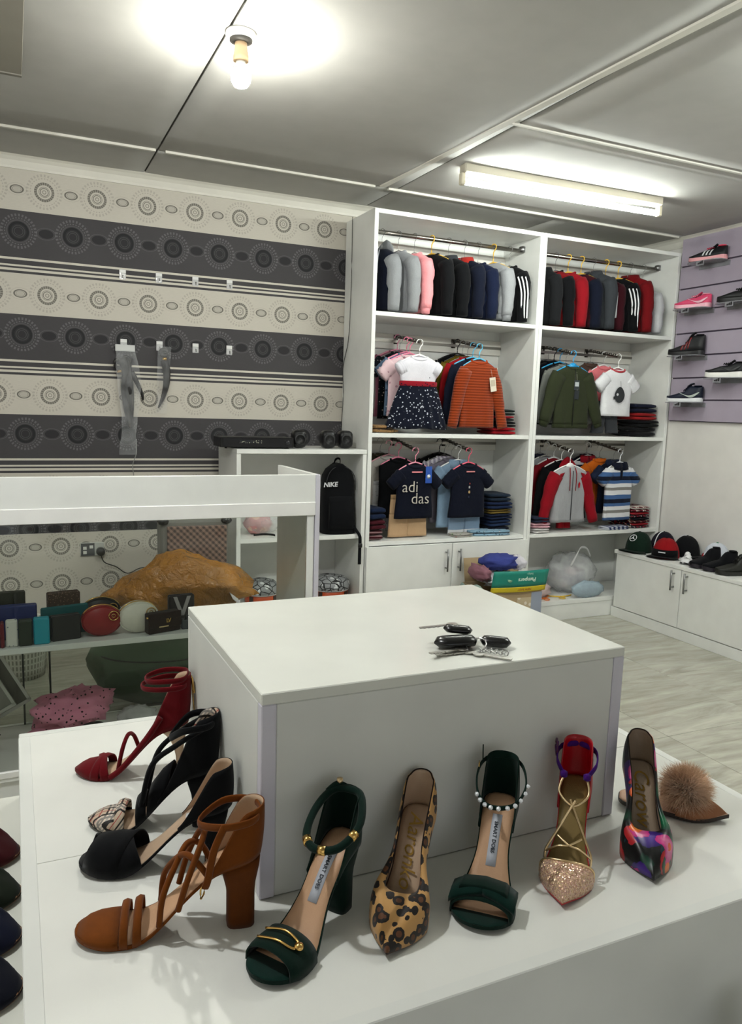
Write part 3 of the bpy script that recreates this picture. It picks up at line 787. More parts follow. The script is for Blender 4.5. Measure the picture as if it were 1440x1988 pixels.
    for i in range(26):
        f = i/25; row = []
        for k in range(25):
            th = PI*k/24; s_ = math.sin(th); u0 = .645+.085*s_**1.5; u = u0+(.999-u0)*f**.85; H = (.036-.018*sm(.66, .97, u))*math.sqrt(max(0, 1-max(0, (u-.90)/.1)**2))
            row.append(Vector((u*la.L, la.c(u)+la.w(u)*math.cos(th)*1.03, la.z(u)-la.t*.4+(H+.004)*s_**.62)))
        rows.append(row)
    shell(MB().grid(rows), 'toe_cap', gli, olive_in, t, -1)
    MB().tube(rows[0], .0018, 8).build('gold_piping', gold_pale, t)
    z = la.z(.1)+.056
    band('ankle_strap', [(-.003, 0, z+.004), (.012, .027, z), (.036, .031, z-.012), (.052, .020, z-.026)], .010, .003, pur, t); band('ankle_strap', [(-.003, 0, z+.004), (.012, -.027, z), (.036, -.031, z-.012), (.052, -.020, z-.026)], .010, .003, pur, t)
    for s in (1, -1): MB().lathe([(.001, -.006), (.006, -.003), (.006, .004), (.001, .007)], 10).build('strap_knot', pur, t, loc=(.054, s*.018, z-.028))
    buckle(t, (.022, -.034, z+.002), .022, .020, (0, R(20), R(10)), leather('#4a1240', .3), .0018); MB().box(-.008, .008, -.002, .002, -.008, .008).build('purple_tab', pur, t, loc=(.020, -.033, z+.002), bevel=.002)
    L_ = la.L
    cord('gold_cord', [(.054, .018, z-.030), (.072, .022, z-.050), (.088, 0, z-.062), (.072, -.022, z-.050), (.054, -.018, z-.030)], .0019, gold_pale, t)
    for s in (1, -1):
        cord('gold_cord', [(.40*L_, s*.004, la.z(.40)+.048), (.47*L_, -s*.010, la.z(.47)+.040), (.56*L_, -s*.028, la.z(.56)+.028), (.60*L_, -s*.034, la.z(.6)+.022), (.64*L_, -s*.032, la.z(.64)+.008)], .0019, gold_pale, t)
        cord('gold_cord', [(.60*L_, s*.034, la.z(.6)+.022), (.62*L_, s*.016, la.z(.6)+.036), (.62*L_, s*.0, la.z(.6)+.040), (.56*L_, -s*.018, la.z(.56)+.040)], .0017, gold_pale, t)
    # --- 9 floral pump
    flo = floral_mat(); la = Last(h=.10, wb=.040, wh=.025, ww=.023, toe='point')
    t = shoe('pump', 'multicoloured floral pointed pump at the corner of the podium', (.855, .790), (.972, .960), TZ, la)
    sole_parts(la, t, plain('#141014', .5), leather('#9d8a76', .5)); stiletto(la, t, flo); top = pump_upper(la, t, flo, leather('#8e7a66', .5), uv=.66)
    MB().tube(top, .0011, 6, True).build('topline_piping', suede('#241812'), t); script(la, t, 'Carow', .34, .034)
    # --- 10 fur mule
    ms = suede('#9a6a4c'); la = Last(h=.006, wb=.031, wh=.028, ww=.027, toe='point', sole=.008)
    t = shoe('mule', 'flat dusty pink mule with a big fluffy fur pompom', (1.118, .880), (.985, 1.010), TZ, la)
    sole_parts(la, t, plain('#2a201a', .6), leather('#c79f85', .5))
    rows = []
    U = [.52+.48*(i/24)**.8 for i in range(25)]
    for u, sd in [(u, 1) for u in U]+[(u, -1) for u in U[::-1][1:]]:
        Bp = la.pt(u, sd, -la.t*.3); f = (u-.52)/.48; ut = .52+.10*f; Tp = Vector((ut*la.L, sd*la.w(.66)*math.cos(f*PI/2)*.98, la.z(ut)+.012+.030*math.sin(f*PI/2)))
        Cc = Bp.lerp(Tp, .35); Cc.y = Bp.y*1.10; Cc.z = Bp.z+(Tp.z-Bp.z)*(.95-.28*f*f)
        rows.append([(1-q)**2*Bp+2*q*(1-q)*Cc+q*q*Tp for q in [i/9 for i in range(10)]])
    MB().grid(rows).build('vamp', ms, t, solid=.0016, off=-1)
    # pompom: fine fur blades on a soft core, one part
    m = MB(); cx, cz = .60*la.L, .044; rr = random.Random(3)
    for i in range(6500):
        a = rr.uniform(0, 2*PI); cph = rr.uniform(-.55, 1); sph = math.sqrt(1-cph*cph); d = Vector((sph*math.cos(a), sph*math.sin(a), cph))
        b0 = Vector((cx, 0, cz))+d*.018; ln = .023+rr.random()*.014
        d2 = (d+Vector((rr.uniform(-.5, .5), rr.uniform(-.5, .5), rr.uniform(-.5, .4)))).normalized(); p1 = b0+d*ln*.55; p2 = p1+d2*ln*.55
        if p2.z < .004: continue
        w = d.cross(Vector((rr.random(), rr.random(), rr.random()))).normalized()*.0006
        k = len(m.v); m.v += [tuple(b0-w), tuple(b0+w), tuple(p1+w*.7), tuple(p1-w*.7), tuple(p2)]; m.f += [(k, k+1, k+2, k+3), (k+3, k+2, k+4)]
    fn = NT('fur'); fn.coord(); fn.color(fn.mix(fn.noise(60, 3), '#c49c78', '#f2d6ba')); fn.set(.9, 0, .1, .3)
    m.build('pompom', fn.m, t)['kind'] = 'stuff'
    MB().lathe([(.002, -.024), (.018, -.016), (.024, 0), (.018, .016), (.002, .024)], 14, (cx, 0, cz)).build('pompom_core', fn.m, t)
heels()
def flats():
    """shoes on the lower step: only their toes show past the platform edge"""
    for nm, lab, c, y, kind in (('flat_shoe', 'burgundy pointed flat with a peach lining on the lower step', '#3a060c', 1.475, 0), ('flat_shoe', 'dark olive green flat on the lower step between the burgundy and blue ones', '#121a0e', 1.345, 1),
                          ('flat_shoe', 'navy blue flat with a brown sole on the lower step', '#050b22', 1.230, 2), ('flat_shoe', 'midnight blue ballet flat with beige lining nearest on the lower step', '#050818', 1.112, 3)):
        la = Last(h=.012 if kind else .03, wb=.043, wh=.028, ww=.026, toe='round', sole=.006)
        t = shoe(nm, lab, (-.0135, y-.02), (-.25, y+.03), .525, la, group=None)
        sole_parts(la, t, plain('#6b4a2c', .5), leather('#b98a66', .5)); pump_upper(la, t, suede(c), leather('#c08a62', .5), uv=.60 if kind != 0 else .52, hs=.04, hb=.055, hv=.048)
        if kind == 0: band('ankle_strap', [(.10, .030, .05), (.13, .02, .085), (.15, 0, .095), (.13, -.02, .085), (.10, -.03, .05)], .012, .003, suede('#4a2a18'), t)
flats()
def small_extra():
    # brown sandal peeking out behind the podium
    br = suede('#3a1a10'); la = Last(h=.05, wb=.034, toe='almond')
    t = shoe('high_heel_sandal', 'brown sandal mostly hidden behind the far corner of the podium', (1.00, 1.44), (.985, 1.26), TZ, la)
    sole_parts(la, t, br, nude_in); block_heel(la, t, br, (.014, .014), (.022, .022)); counter_shell(la, t, br, nude_in, .3, .05); strap(la, t, br, .78, .76, .03, .028, name='toe_band')
    z = la.z(.1)+.05; cord('ankle_strap', [(0, 0, z), (.012, .03, z), (.05, .034, z), (.08, 0, z), (.05, -.034, z), (.012, -.03, z)], .004, br, t, True)
small_extra()
def car_keys():
    t = thing('car_keys', 'bunch of car keys with two black fobs on the white podium', 'keys', (.665, 1.035, BZ))
    blkp = plain('#0a0a0b', .25)
    def fob(loc, rot, l, w, h):
        rs = []
        for i in range(9):
            f = i/8*2-1; k = (1-abs(f)**4)**.5*.98+.02
            rs.append([(f*l/2, w/2*k*math.cos(a)*(1 if True else 1), h/2*(k**.5)*math.sin(a)) for a in [2*PI*q/14 for q in range(14)]])
        return MB().rings(rs).build('key_fob', blkp, t, loc=loc, rot=rot)
    fob((-.005, .035, .011), (0, 0, R(-8)), .078, .040, .020); fob((.012, .058, .024), (0, R(6), R(-15)), .052, .030, .014); fob((.058, .012, .011), (0, 0, R(-40)), .052, .032, .018)
    def key(loc, rot, l=.05):
        m = MB().box(-l, 0, -.0035, .0035, -.0008, .0008); m.rings([[(.010+.010*math.cos(a), .010*math.sin(a), z) for a in [2*PI*q/16 for q in range(16)]] for z in (-.001, .001)])
        for q in range(4): m.box(-l+.006+q*.008, -l+.010+q*.008, -.0052, -.0035, -.0008, .0008)
        return m.build('key', metal('#a9a6a0', .3), t, smooth=False, loc=loc, rot=rot)
    key((-.018, .010, .006), (0, R(3), R(12)), .058); key((-.01, .002, .003), (0, 0, R(-4)), .05); key((-.005, .068, .030), (0, R(-4), R(-12)), .048)
    key((.015, -.022, .003), (0, 0, R(130)), .045)
    MB().tube([(.016*math.cos(a)+.018, .016*math.sin(a)+.008, .010+.008*math.sin(a+1)) for a in [2*PI*k/24 for k in range(24)]], .0013, 6, True).build('key_ring', chrome, t)
    for i in range(5): MB().tube([(.022+.006*math.cos(a)+i*.006, -.006-i*.007+.005*math.sin(a), .006+.003*math.cos(a*2)) for a in [2*PI*k/14 for k in range(14)]], .001, 6, True).build('chain_link', chrome, t)
car_keys()

# ================================================================ clothes
def garment(name, label, cat, loc, rot=0, w=.30, l=.42, d=.055, col=None, sleeve='short', scol=None, ccol=None, hem=1.0, sl=.30, sa=10, sr=.042,
            collar='crew', seed=0, group=None, folds=1., hemcol=None, neck=.052, drop=.035, skirt=None, skirt_at=.58):
    """hanging garment: neck at the root, front towards -Y; parts body, sleeve, collar, hem_band, skirt"""
    t = thing(name, label, cat, loc, rot, group)
    hw = w/2; N = 30
    def ringat(v, a, b, z, fold):
        r = []
        for k in range(N):
            th = 2*PI*k/N; c_, s_ = math.cos(th), math.sin(th)
            x = a*math.copysign(abs(c_)**.75, c_); y = b*math.copysign(abs(s_)**.6, s_)
            f = nz((x*14, 0, z*2.2), 1, seed+3)*.5+nz((x*34, y*5, z*5), 1, seed)*.5
            y += fold*f*(.034 if d > .05 else .02)*folds; x *= 1+.04*nz((0, s_, z*6), 1, seed)*fold
            r.append((x, y, z))
        return r
    def torso(z0, z1, fa, fb, n=14, top=True):
        rs = []
        for i in range(n+1):
            v = i/n; z = z0+(z1-z0)*v; rs.append(ringat(v, fa(v), fb(v), z, .25+.75*(1-v)))
        return rs
    zsh = -drop                                          # shoulder tip height
    def fa(v): return hw*(hem+(1-hem)*sm(0, .6, v))*(1-.04*math.sin(v*PI))
    if skirt:
        zk = -l*(1-skirt_at)
        rs = torso(zk, zsh-.012, lambda v: hw*(.82+.18*v), lambda v: d*.5*(.8+.2*v), 8)
    else: rs = torso(-l, zsh-.012, fa, lambda v: d*.5*(.9+.1*v))
    for i in range(1, 6):
        f = i/5; a = hw+(neck-hw)*f; rs.append(ringat(1, a, d*.5*(1-.35*f), zsh-.012+(drop+.006)*f**.8, .12))
    MB().rings(rs).build('body', col, t)
    if skirt:
        N0 = N; N = 72; rr = []
        for i in range(11):
            f = i/10; a = hw*(.80+(skirt[1]-.80)*f**.8); b = d*(.5+.30*f); z = zk+.004-(l+zk)*f; ring = []
            for k in range(N):
                th = 2*PI*k/N; pl = 1+(.02+.07*f)*math.sin(th*13+seed)+.03*f*math.sin(th*29)
                ring.append((a*math.cos(th)*(1+.02*f*math.sin(th*13)), b*math.sin(th)*pl+.006*f*math.sin(th*17), z+.006*f*math.sin(th*7)))
            rr.append(ring)
        MB().rings(rr).build('skirt', skirt[0], t); N = N0
    elif hemcol: 
        MB().rings([ringat(0, hw*hem*.99, d*.47, -l-.022, .6), ringat(0, hw*hem*1.02, d*.49, -l-.012, .8), ringat(0, hw*hem*1.02, d*.5, -l+.004, 1)]).build('hem_band', hemcol, t)
    if sleeve:
        for s in (-1, 1):
            ln = .10 if sleeve == 'short' else (.04 if sleeve == 'cap' else sl); a0 = R(48 if sleeve == 'short' else 60 if sleeve == 'cap' else sa)
            P0 = Vector((s*(hw-.035), 0, zsh-.026)); pts = []; rad = []
            n = 11
            for i in range(n):
                f = i/(n-1); a = a0 if sleeve != 'long' else R(38)+(a0-R(38))*min(1, f*3)
                p = P0 if i == 0 else pts[-1]+Vector((s*math.sin(a), 0, -math.cos(a)))*(ln/(n-1))
                if sleeve == 'long' and i: p = p+Vector((.005*nz((f*4, s, seed)), -.004*f*(1 if i % 2 else .6), 0))
                pts.append(p); base = sr*(1.12-.36*f) if sleeve == 'long' else sr*(1.15-.12*f)
                rad.append(base*(1+.18*nz((f*9, s*3, seed*2.3))) if i else base)
            MB().tube(pts, rad, 16, flat=min(1., d*.62/sr/1.1), up=(1, 0, 0)).build('sleeve', scol or col, t)
            if hemcol and sleeve == 'long':
                q = pts[-1]; dd = (pts[-1]-pts[-2]).normalized(); MB().tube([q-dd*.004, q+dd*.012, q+dd*.028], [rad[-1]*.95, rad[-1]*.8, rad[-1]*.78], 14, flat=min(1., d*.62/sr/1.1), up=(1, 0, 0)).build('cuff', hemcol, t)
    cm = ccol or scol or col
    if collar == 'crew':
        MB().tube([(neck*1.02*math.cos(a), d*.34*math.sin(a)-.002, -.004-.016*max(0, -math.sin(a))) for a in [2*PI*k/24 for k in range(24)]], .0075, 8, True).build('collar', cm, t)
    elif collar == 'polo':
        for s in (-1, 1):
            rr = []
            for i in range(9):
                f = i/8; a = PI/2-f*PI; x = s*neck*1.15*math.cos(a*.98); y = d*.42*math.sin(a)
                rr.append([(x, y, .012-.006*f), (x*1.25+s*.004, y*1.3-.006*f, -.022-.024*f)])
            MB().grid(rr).build('collar', cm, t, solid=.004)
        MB().box(-.009, .009, -.002, .002, -.10, -.02).build('placket', cm, t, loc=(0, -d*.5-.001, 0))
    elif collar == 'hood':
        rr = []
        for i in range(13):
            f = i/12; a = PI*(f*1.15-.08); ring = []
            for k in range(14):
                b = 2*PI*k/14; q = .026*(.55+.6*math.sin(PI*f))
                ring.append((math.cos(a)*(neck+.012)+math.cos(b)*q*.6*math.cos(a), math.sin(a)*d*.30+.012+math.sin(b)*q*.45, -.006+.034*math.sin(a)**2+math.cos(b)*q*1.1-.03*abs(math.cos(a))))
            rr.append(ring)
        MB().rings(rr).build('hood', cm, t)
    return t
def hanger(label, loc, rot=0, col='#f2f2f0', wire=False, w=.26, hook=.085, group=None, name='clothes_hanger', bar=False, drop=.035, clip=None):
    """hook top at the root; neck of the garment lies 'hook' lower"""
    t = thing(name, label, 'hanger', loc, rot, group)
    m = steel if wire else plain(col, .35); r = .0016 if wire else .0036
    hk = [(-.021, 0, -.008), (-.017, 0, .007), (0, 0, .0145), (.017, 0, .006), (.018, 0, -.012), (.004, 0, -.030), (0, 0, -.045), (0, 0, -hook+.012)]
    MB().tube(spline(hk, 28), r*.9, 7).build('hook', steel if wire else m, t)
    hw = w/2-.012; z = -hook+.012
    pts = [(-hw, 0, z-drop-.012), (-hw*.55, 0, z-drop*.55), (-.02, 0, z-.004), (0, 0, z), (.02, 0, z-.004), (hw*.55, 0, z-drop*.55), (hw, 0, z-drop-.012)]
    MB().tube(spline(pts, 24), r*1.25, 8).build('shoulder_bar', m, t)
    if bar: MB().tube([(-hw, 0, z-drop-.012), (hw, 0, z-drop-.012)], r, 7).build('trouser_bar', m, t)
    if clip: MB().rings([[(.030*math.cos(a), y, z-.012+.022*math.sin(a)) for a in [2*PI*k/20 for k in range(20)]] for y in (-.004, .004)]).build('hanger_head', plain(clip, .35), t)
    return t
def swing_tag(parent, loc, w, h, c, rot=(0, 0, 0), c2=None, name='swing_tag'):
    o = MB().box(-w/2, w/2, -.0006, .0006, -h, 0).build(name, plain(c, .5), parent, smooth=False, loc=loc, rot=rot)
    MB().tube([(0, 0, -.006), (0, .003, .02), (0, .008, .05)], .0006, 5).build('tag_cord', plain('#d8d2c4', .6), o)
    if c2: MB().box(-w*.36, w*.36, -.0012, -.0006, -h*.62, -h*.18).build('tag_print', plain(c2, .5), o, smooth=False)
    return o
# ---- hung on the top rails, turned side-on
def rail_row(unit, zr, specs):
    for i, (x, spec) in enumerate(specs):
        k = dict(spec); tw = k.pop('tw', 0); hc = k.pop('hc', None); wire = hc is None; zn = k.pop('zn', 2.262); label = k.pop('label'); ex = k.pop('extra', None)
        nm = k.pop('nm', 'sweatshirt'); k.setdefault('sleeve', 'long'); k.setdefault('sa', 4); k['w'] = k.get('w', .3)-.03; k.setdefault('l', zn-1.920-(.024 if k.get('hemcol') else 0)); k.setdefault('sl', k['l']-.05); k.setdefault('seed', i*3+unit*40)
        g = garment(nm, label, nm.replace('_', ' '), (x, 4.175, zn), R(-70+tw*.4), d=.082, **k)
        hanger('%s hanger on the rail carrying the %s' % ('wire' if wire else 'yellow plastic', hshort(label)), (x, 4.175, zr+.0045), R(-70+tw*.4), hc or '#999999', wire, k.get('w', .3), zr-zn+.012)
        if ex: ex(g, k)
def hshort(label):
    return ' '.join(label.split(' ')[:6])
def sleeve_stripes(g, k, col='#e9e9ec', s=1, n=3):
    hw = k.get('w', .3)/2+.0
    for j in range(n):
        ph = R(8+27*j); pts = []
        for f in (.06, .2, .4, .6, .8, .95):
            L_ = k['sl']; cx = hw-.035+.030*min(1, f*3.2)+.010*f; rr = .042*(1.12-.36*f)+.003; pts.append((s*(cx+rr*math.sin(ph)), -rr*math.cos(ph), -.061-L_*f*.97))
        MB().tube(spline(pts, 20), .0052, 6, flat=.9, up=(1, 0, 0)).build('sleeve_stripe', cloth(col), g)
def drawstrings(g, col, y=-.05, x=.018, l=.12):
    for s in (-1, 1): MB().tube([(s*x, y+.012, -.01), (s*x*1.2, y, -.05), (s*x*1.1, y-.002, -.02-l)], .0028, 6).build('drawstring', cloth(col), g)
navy, black, grey, dgrey, red, maroon, pink, white = (cloth(c) for c in ('#0d1222', '#0a0b0e', '#8d8f92', '#34373b', '#6e0d12', '#320a13', '#e08c93', '#dcdcdf'))
rail_row(0, 2.357, [
  (1.955, dict(label='navy hooded sweatshirt with grey sleeves, first on the upper rail', nm='hoodie', col=navy, scol=grey, collar='hood', w=.26, extra=lambda g, k: drawstrings(g, '#b9bcc4', -.05))),
  (2.06, dict(label='grey marl sweatshirt on a wire hanger beside the pale pink one', col=grey, w=.30, tw=6)),
  (2.165, dict(label='salmon pink sweatshirt with grey print on the upper rail', col=cloth('#e8969b'), w=.28, tw=-6, hemcol=cloth('#e29499'), extra=lambda g, k: MB().box(-.05, .05, -.002, .002, -.05, .05).build('chest_print', print_cloth('#e8969b', '#8a8f9c', 60., .3), g, smooth=False, loc=(-.01, -.048, -.14)))),
  (2.28, dict(label='black crew neck sweatshirt on a yellow hanger over the first shelf unit', col=black, w=.32, hc='#e8b93a', zn=2.268, extra=lambda g, k: MB().box(-.02, .02, -.001, .001, -.003, .003).build('chest_print', white, g, loc=(.02, -.047, -.13), rot=(0, R(-18), 0)))),
  (2.395, dict(label='black zip jacket beside the crew neck on the upper rail', nm='jacket', col=black, ccol=dgrey, w=.30, collar='polo')),
  (2.505, dict(label='dark navy top with a red neck lining on the upper rail', col=navy, ccol=cloth('#a02a22'), w=.29, collar='polo')),
  (2.603, dict(label='midnight navy sweatshirt between the red-lined top and a grey one', col=cloth('#101830'), w=.29, tw=5, zn=2.25)),
  (2.712, dict(label='grey marl sweatshirt on a yellow hanger over the first shelf unit', col=cloth('#8f9194'), w=.31, hc='#e6b83c', tw=-4, hemcol=cloth('#86888b'), extra=lambda g, k: MB().box(-.012, .012, -.001, .001, -.006, .006).build('small_logo', black, g, loc=(.08, -.047, -.30)))),
  (2.830, dict(label='black track jacket with three white sleeve stripes, last before the divider', nm='jacket', col=black, w=.28, tw=4, zn=2.255, extra=sleeve_stripes)),
])
rail_row(1, 2.357, [
  (3.086, dict(label='dark charcoal jacket first on the rail of the corner unit', nm='jacket', col=cloth('#17181a'), w=.27, collar='polo')),
  (3.184, dict(label='red sweatshirt behind the charcoal jacket on the corner rail', col=red, scol=black, w=.27)),
  (3.285, dict(label='bright red sweatshirt on a yellow hanger in the corner unit', col=cloth('#85101a'), w=.275, hc='#e9bd45', tw=0)),
  (3.39, dict(label='navy and maroon sweatshirt on a yellow hanger in the corner unit', col=maroon, scol=navy, w=.29, hc='#e9bd45')),
  (3.49, dict(label='charcoal grey jacket in the middle of the corner rail', nm='jacket', col=dgrey, w=.33, zn=2.28, collar='polo', tw=-5)),
  (3.595, dict(label='maroon sweatshirt with a white panel on the corner rail', col=maroon, w=.28, hc='#e9bd45', zn=2.25, extra=lambda g, k: MB().box(-.025, .025, -.002, .002, -.10, .06).build('white_panel', white, g, smooth=False, loc=(.10, -.046, -.16)))),
  (3.7, dict(label='black track jacket with white sleeve stripes in the corner unit', nm='jacket', col=black, w=.30, hc='#e9bd45', extra=sleeve_stripes)),
  (3.805, dict(label='dark red zip jacket between the striped jacket and the white hoodie', nm='jacket', col=cloth('#6c0e13'), w=.32, zn=2.285, collar='polo', tw=-4)),
  (3.918, dict(label='pale grey white hooded top, last on the corner rail', nm='hoodie', col=cloth('#b9babd'), w=.29, collar='hood', zn=2.22, tw=8, l=.295)),
])
# ---- hung on the display arms, face on; k counts back along the arm
ARM = {}
def on_arm(x, ztip, k, label, nm, hcol, hlabel, back=.062, dx=0., zdrop=.085, hang_kw=None, rot=0, **kw):
    y = 4.062+back*k+(.012 if k else 0); zt = ztip+.011*k
    hanger(hlabel, (x+dx*.5, y, zt+.004), R(rot), hcol, hcol is None, kw.get('w', .3), zdrop, **(hang_kw or {}))
    kw.setdefault('d', .050 if k == 0 else .030); kw.setdefault('seed', int(x*37)+k*5)
    return garment(nm, label, nm.replace('_', ' '), (x+dx*.5, y, zt-zdrop+.006), R(rot), **kw)
Z1, Z2 = 1.745, 1.118
# compartment 1, middle: dress arm
dress_skirt = print_cloth('#0b1020', '#c9ccd6', 55., .24)
g = on_arm(2.165, Z1, 0, 'girls dress with white bodice, red sash and navy printed skirt', 'dress', '#f4f4f2', 'white plastic hanger holding the navy skirted dress', w=.27, l=.42, col=cloth('#dcdae2'), sleeve='cap', sr=.038, skirt=(dress_skirt, 1.52), skirt_at=.63, d=.05)
MB().rings([[(.118*math.cos(a)*f, .029*math.sin(a)*f, z) for a in [2*PI*k/28 for k in range(28)]] for z, f in ((-.172, 1), (-.168, 1.06), (-.146, 1.06), (-.142, 1))]).build('sash', print_cloth('#8a1222', '#14142a', 60., .25), g)
MB().lathe([(.001, -.001), (.004, 0), (.001, .001)], 8).build('chest_emblem', plain('#9a98a8'), g, loc=(.06, -.027, -.12), rot=(R(90), 0, 0))
on_arm(2.165, Z1, 1, 'white and pink frilled top half hidden behind the white bodiced dress', 'blouse', '#f08aa8', 'pink hanger directly behind the white bodiced dress', w=.28, l=.36, col=print_cloth('#d6b9be', '#b28a94', 30., .25), sleeve='short', dx=-.05)
on_arm(2.165, Z1, 2, 'blue floral girls top behind the frilled pink one', 'blouse', '#f08aa8', 'pink hanger holding the blue floral top', w=.28, l=.37, col=print_cloth('#5b7088', '#26344e', 45., .3, '#c9d2d8'), sleeve='short', dx=-.03)
on_arm(2.165, Z1, 3, 'dark floral printed dress at the back of its arm by the side panel', 'dress', None, 'wire hanger holding the dark floral dress', w=.28, l=.40, col=print_cloth('#10161c', '#b9a9a0', 50., .22, '#2f5a4a'), sleeve='short', dx=-.06)
on_arm(2.165, Z1, 4, 'dusty pink long top rearmost behind the floral dress', 'blouse', '#e99ab4', 'pale pink hanger rearmost on the dress arm', w=.29, l=.40, col=cloth('#a5667a'), sleeve='short', dx=-.03)
# rust sweater arm
def ribbed(c):
    n = NT('ribbed_knit'); x, y, z = n.coord(); s = ((z/.016)*2*PI).sin(); n.color(n.mix(s*.5+.5, tuple(v*.72 for v in lin(c)), c)); n.set(.9, 0, .15, .2); n.bump(s*.5+n.noise(200, 2)*.3, .8, .004); return n.m
rust = ribbed('#93380f')
g = on_arm(2.575, Z1, 0, 'rust orange ribbed long sleeved jumper with a cream swing tag', 'jumper', '#57b9e0', 'light blue plastic hanger holding the rust jumper', w=.24, l=.405, col=rust, sleeve='long', sl=.36, sr=.041, sa=13, ccol=cloth('#9c3d19'), hemcol=None, hang_kw=dict(bar=True))
swing_tag(g, (.078, -.036, -.10), .042, .085, '#d9d0bd', (0, R(-10), 0), '#b9ad98')
on_arm(2.575, Z1, 1, 'navy top with striped hem right behind the rust jumper', 'jumper', '#57b9e0', 'second light blue hanger behind the rust jumper', w=.28, l=.415, col=stripe_cloth(((.75, '#0e1326'), (.86, '#c8c8cc'), (1., '#0e1326')), .45, 2, .44), sleeve='long', sl=.35, scol=navy)
on_arm(2.575, Z1, 2, 'crimson red jumper behind the rust one', 'jumper', None, 'wire hanger holding the crimson jumper', w=.28, l=.41, col=cloth('#8c0f16'), sleeve='long', sl=.34)
on_arm(2.575, Z1, 3, 'mustard olive jumper near the back of the rust jumper arm', 'jumper', None, 'wire hanger holding the mustard olive jumper', w=.28, l=.37, col=cloth('#6b5a16'), sleeve='long', sl=.30)
on_arm(2.575, Z1, 4, 'black jacket rearmost on the rust jumper arm', 'jacket', '#17181a', 'black hanger rearmost on the rust jumper arm', w=.30, l=.38, col=black, sleeve='long', sl=.30)
# compartment 2, middle: bomber arm
olive = cloth('#2e3321', var=.12)
g = on_arm(3.285, Z1, 0, 'olive green zipped bomber jacket with ribbed hem and dark tags', 'jacket', '#2f9fd8', 'bright blue plastic hanger holding the olive bomber jacket', w=.275, l=.375, d=.056, col=olive, sleeve='long', sl=.32, sr=.052, sa=19, hemcol=cloth('#2a2f1c'), ccol=cloth('#2c311f'), collar='crew', hang_kw=dict(clip='#2a9ad6'))
MB().box(-.0025, .0025, -.002, .002, -.36, 0).build('zip', plain('#171a12', .4), g, loc=(0, -.031, -.02))
swing_tag(g, (.012, -.036, -.09), .042, .062, '#30363a', (0, 0, 0), '#b9c0c2'); swing_tag(g, (.016, -.038, -.155), .036, .055, '#20262b', (0, R(4), 0))
on_arm(3.285, Z1, 1, 'grey sweatshirt shoulder showing beside the olive bomber', 'sweatshirt', None, 'wire hanger holding the grey sweatshirt behind the bomber', w=.31, l=.38, col=cloth('#6f716c'), sleeve='long', sl=.33)
on_arm(3.285, Z1, 2, 'black padded jacket behind the grey sweatshirt', 'jacket', '#3aa7dd', 'blue hanger holding the black padded jacket', w=.31, l=.40, col=black, sleeve='long', sl=.36)
on_arm(3.285, Z1, 3, 'navy jacket with a white chest patch near the back of the bomber arm', 'jacket', '#1a1b1e', 'black hanger holding the navy patched jacket', w=.31, l=.40, col=cloth('#0c1020'), sleeve='long', sl=.36)
on_arm(3.285, Z1, 4, 'charcoal top rearmost on the bomber arm', 'sweatshirt', None, 'wire hanger rearmost on the bomber arm', w=.30, l=.38, col=cloth('#1c1e22'), sleeve='long', sl=.33)
# printed tee arm
g = on_arm(3.66, Z1, 0, 'white tee with a dark rounded cartoonish print over grey trousers', 't_shirt', '#f0f0ee', 'white hanger holding the white printed tee', w=.25, l=.31, col=cloth('#dddde0'), sleeve='short', sr=.040, ccol=cloth('#b0434a'))
pr = [(.042*math.cos(a)*(1-.22*max(0, math.sin(a))), -.17+.052*math.sin(a)) for a in [2*PI*k/28 for k in range(28)]]
flat_poly('chest_print', pr, plain('#26292c', .8), g, -.0335, .0012); flat_poly('print_string', [(.006, -.125), (.008, -.125), (.001, -.08), (-.001, -.08)], plain('#3a3d40', .8), g, -.0335); flat_poly('print_patch', [(-.036, -.178), (-.052, -.184), (-.050, -.202), (-.030, -.196)], plain('#26292c', .8), g, -.0335)
for px_, pz_, r_ in ((-.020, -.168, .0085), (-.020, -.168, .001)): flat_poly('print_patch', [(px_+r_*math.cos(a), pz_+r_*math.sin(a)) for a in [2*PI*k/14 for k in range(14)]], plain('#d0d0d2', .8), g, -.0348)
def trousers(label, loc, w, l, col, nm='trousers', cat='trousers', d=.045, seed=0, gap=.04, waist=None, rot=0, flare=1.):
    d = min(d, .032)
    t = thing(nm, label, cat, loc, R(rot)); hw = w/2; crotch = min(.16, l*.5)
    rs = []
    for i in range(5):
        f = i/4; rs.append([(hw*(1+.06*f)*math.copysign(abs(math.cos(a))**.7, math.cos(a)), d*.5*math.copysign(abs(math.sin(a))**.7, math.sin(a))+.004*nz((math.cos(a)*9, f*3, seed)), -crotch*f) for a in [2*PI*k/24 for k in range(24)]])
    MB().rings(rs).build('seat', col, t)
    for s in (-1, 1):
        rr = []
        for i in range(9):
            f = i/8; q = hw*.52*(1.04+(flare-1)*f); cx = s*(hw*.52+gap*f*.4); rr.append([(cx+q*math.copysign(abs(math.cos(a))**.7, math.cos(a)), d*.5*math.copysign(abs(math.sin(a))**.7, math.sin(a))+.006*nz((math.cos(a)*7+s*4, f*4, seed), 1), -crotch*.9-(l-crotch*.9)*f) for a in [2*PI*k/18 for k in range(18)]])
        MB().rings(rr).build('leg', col, t)
    MB().rings([[(hw*1.01*math.copysign(abs(math.cos(a))**.7, math.cos(a)), d*.52*math.copysign(abs(math.sin(a))**.7, math.sin(a)), z) for a in [2*PI*k/24 for k in range(24)]] for z in (-.022, -.002, .004)]).build('waistband', waist or col, t)
    return t
trousers('grey trousers hanging below the white printed tee', (3.625, 4.115, 1.45), .19, .21, cloth('#3d3f43'), seed=3)
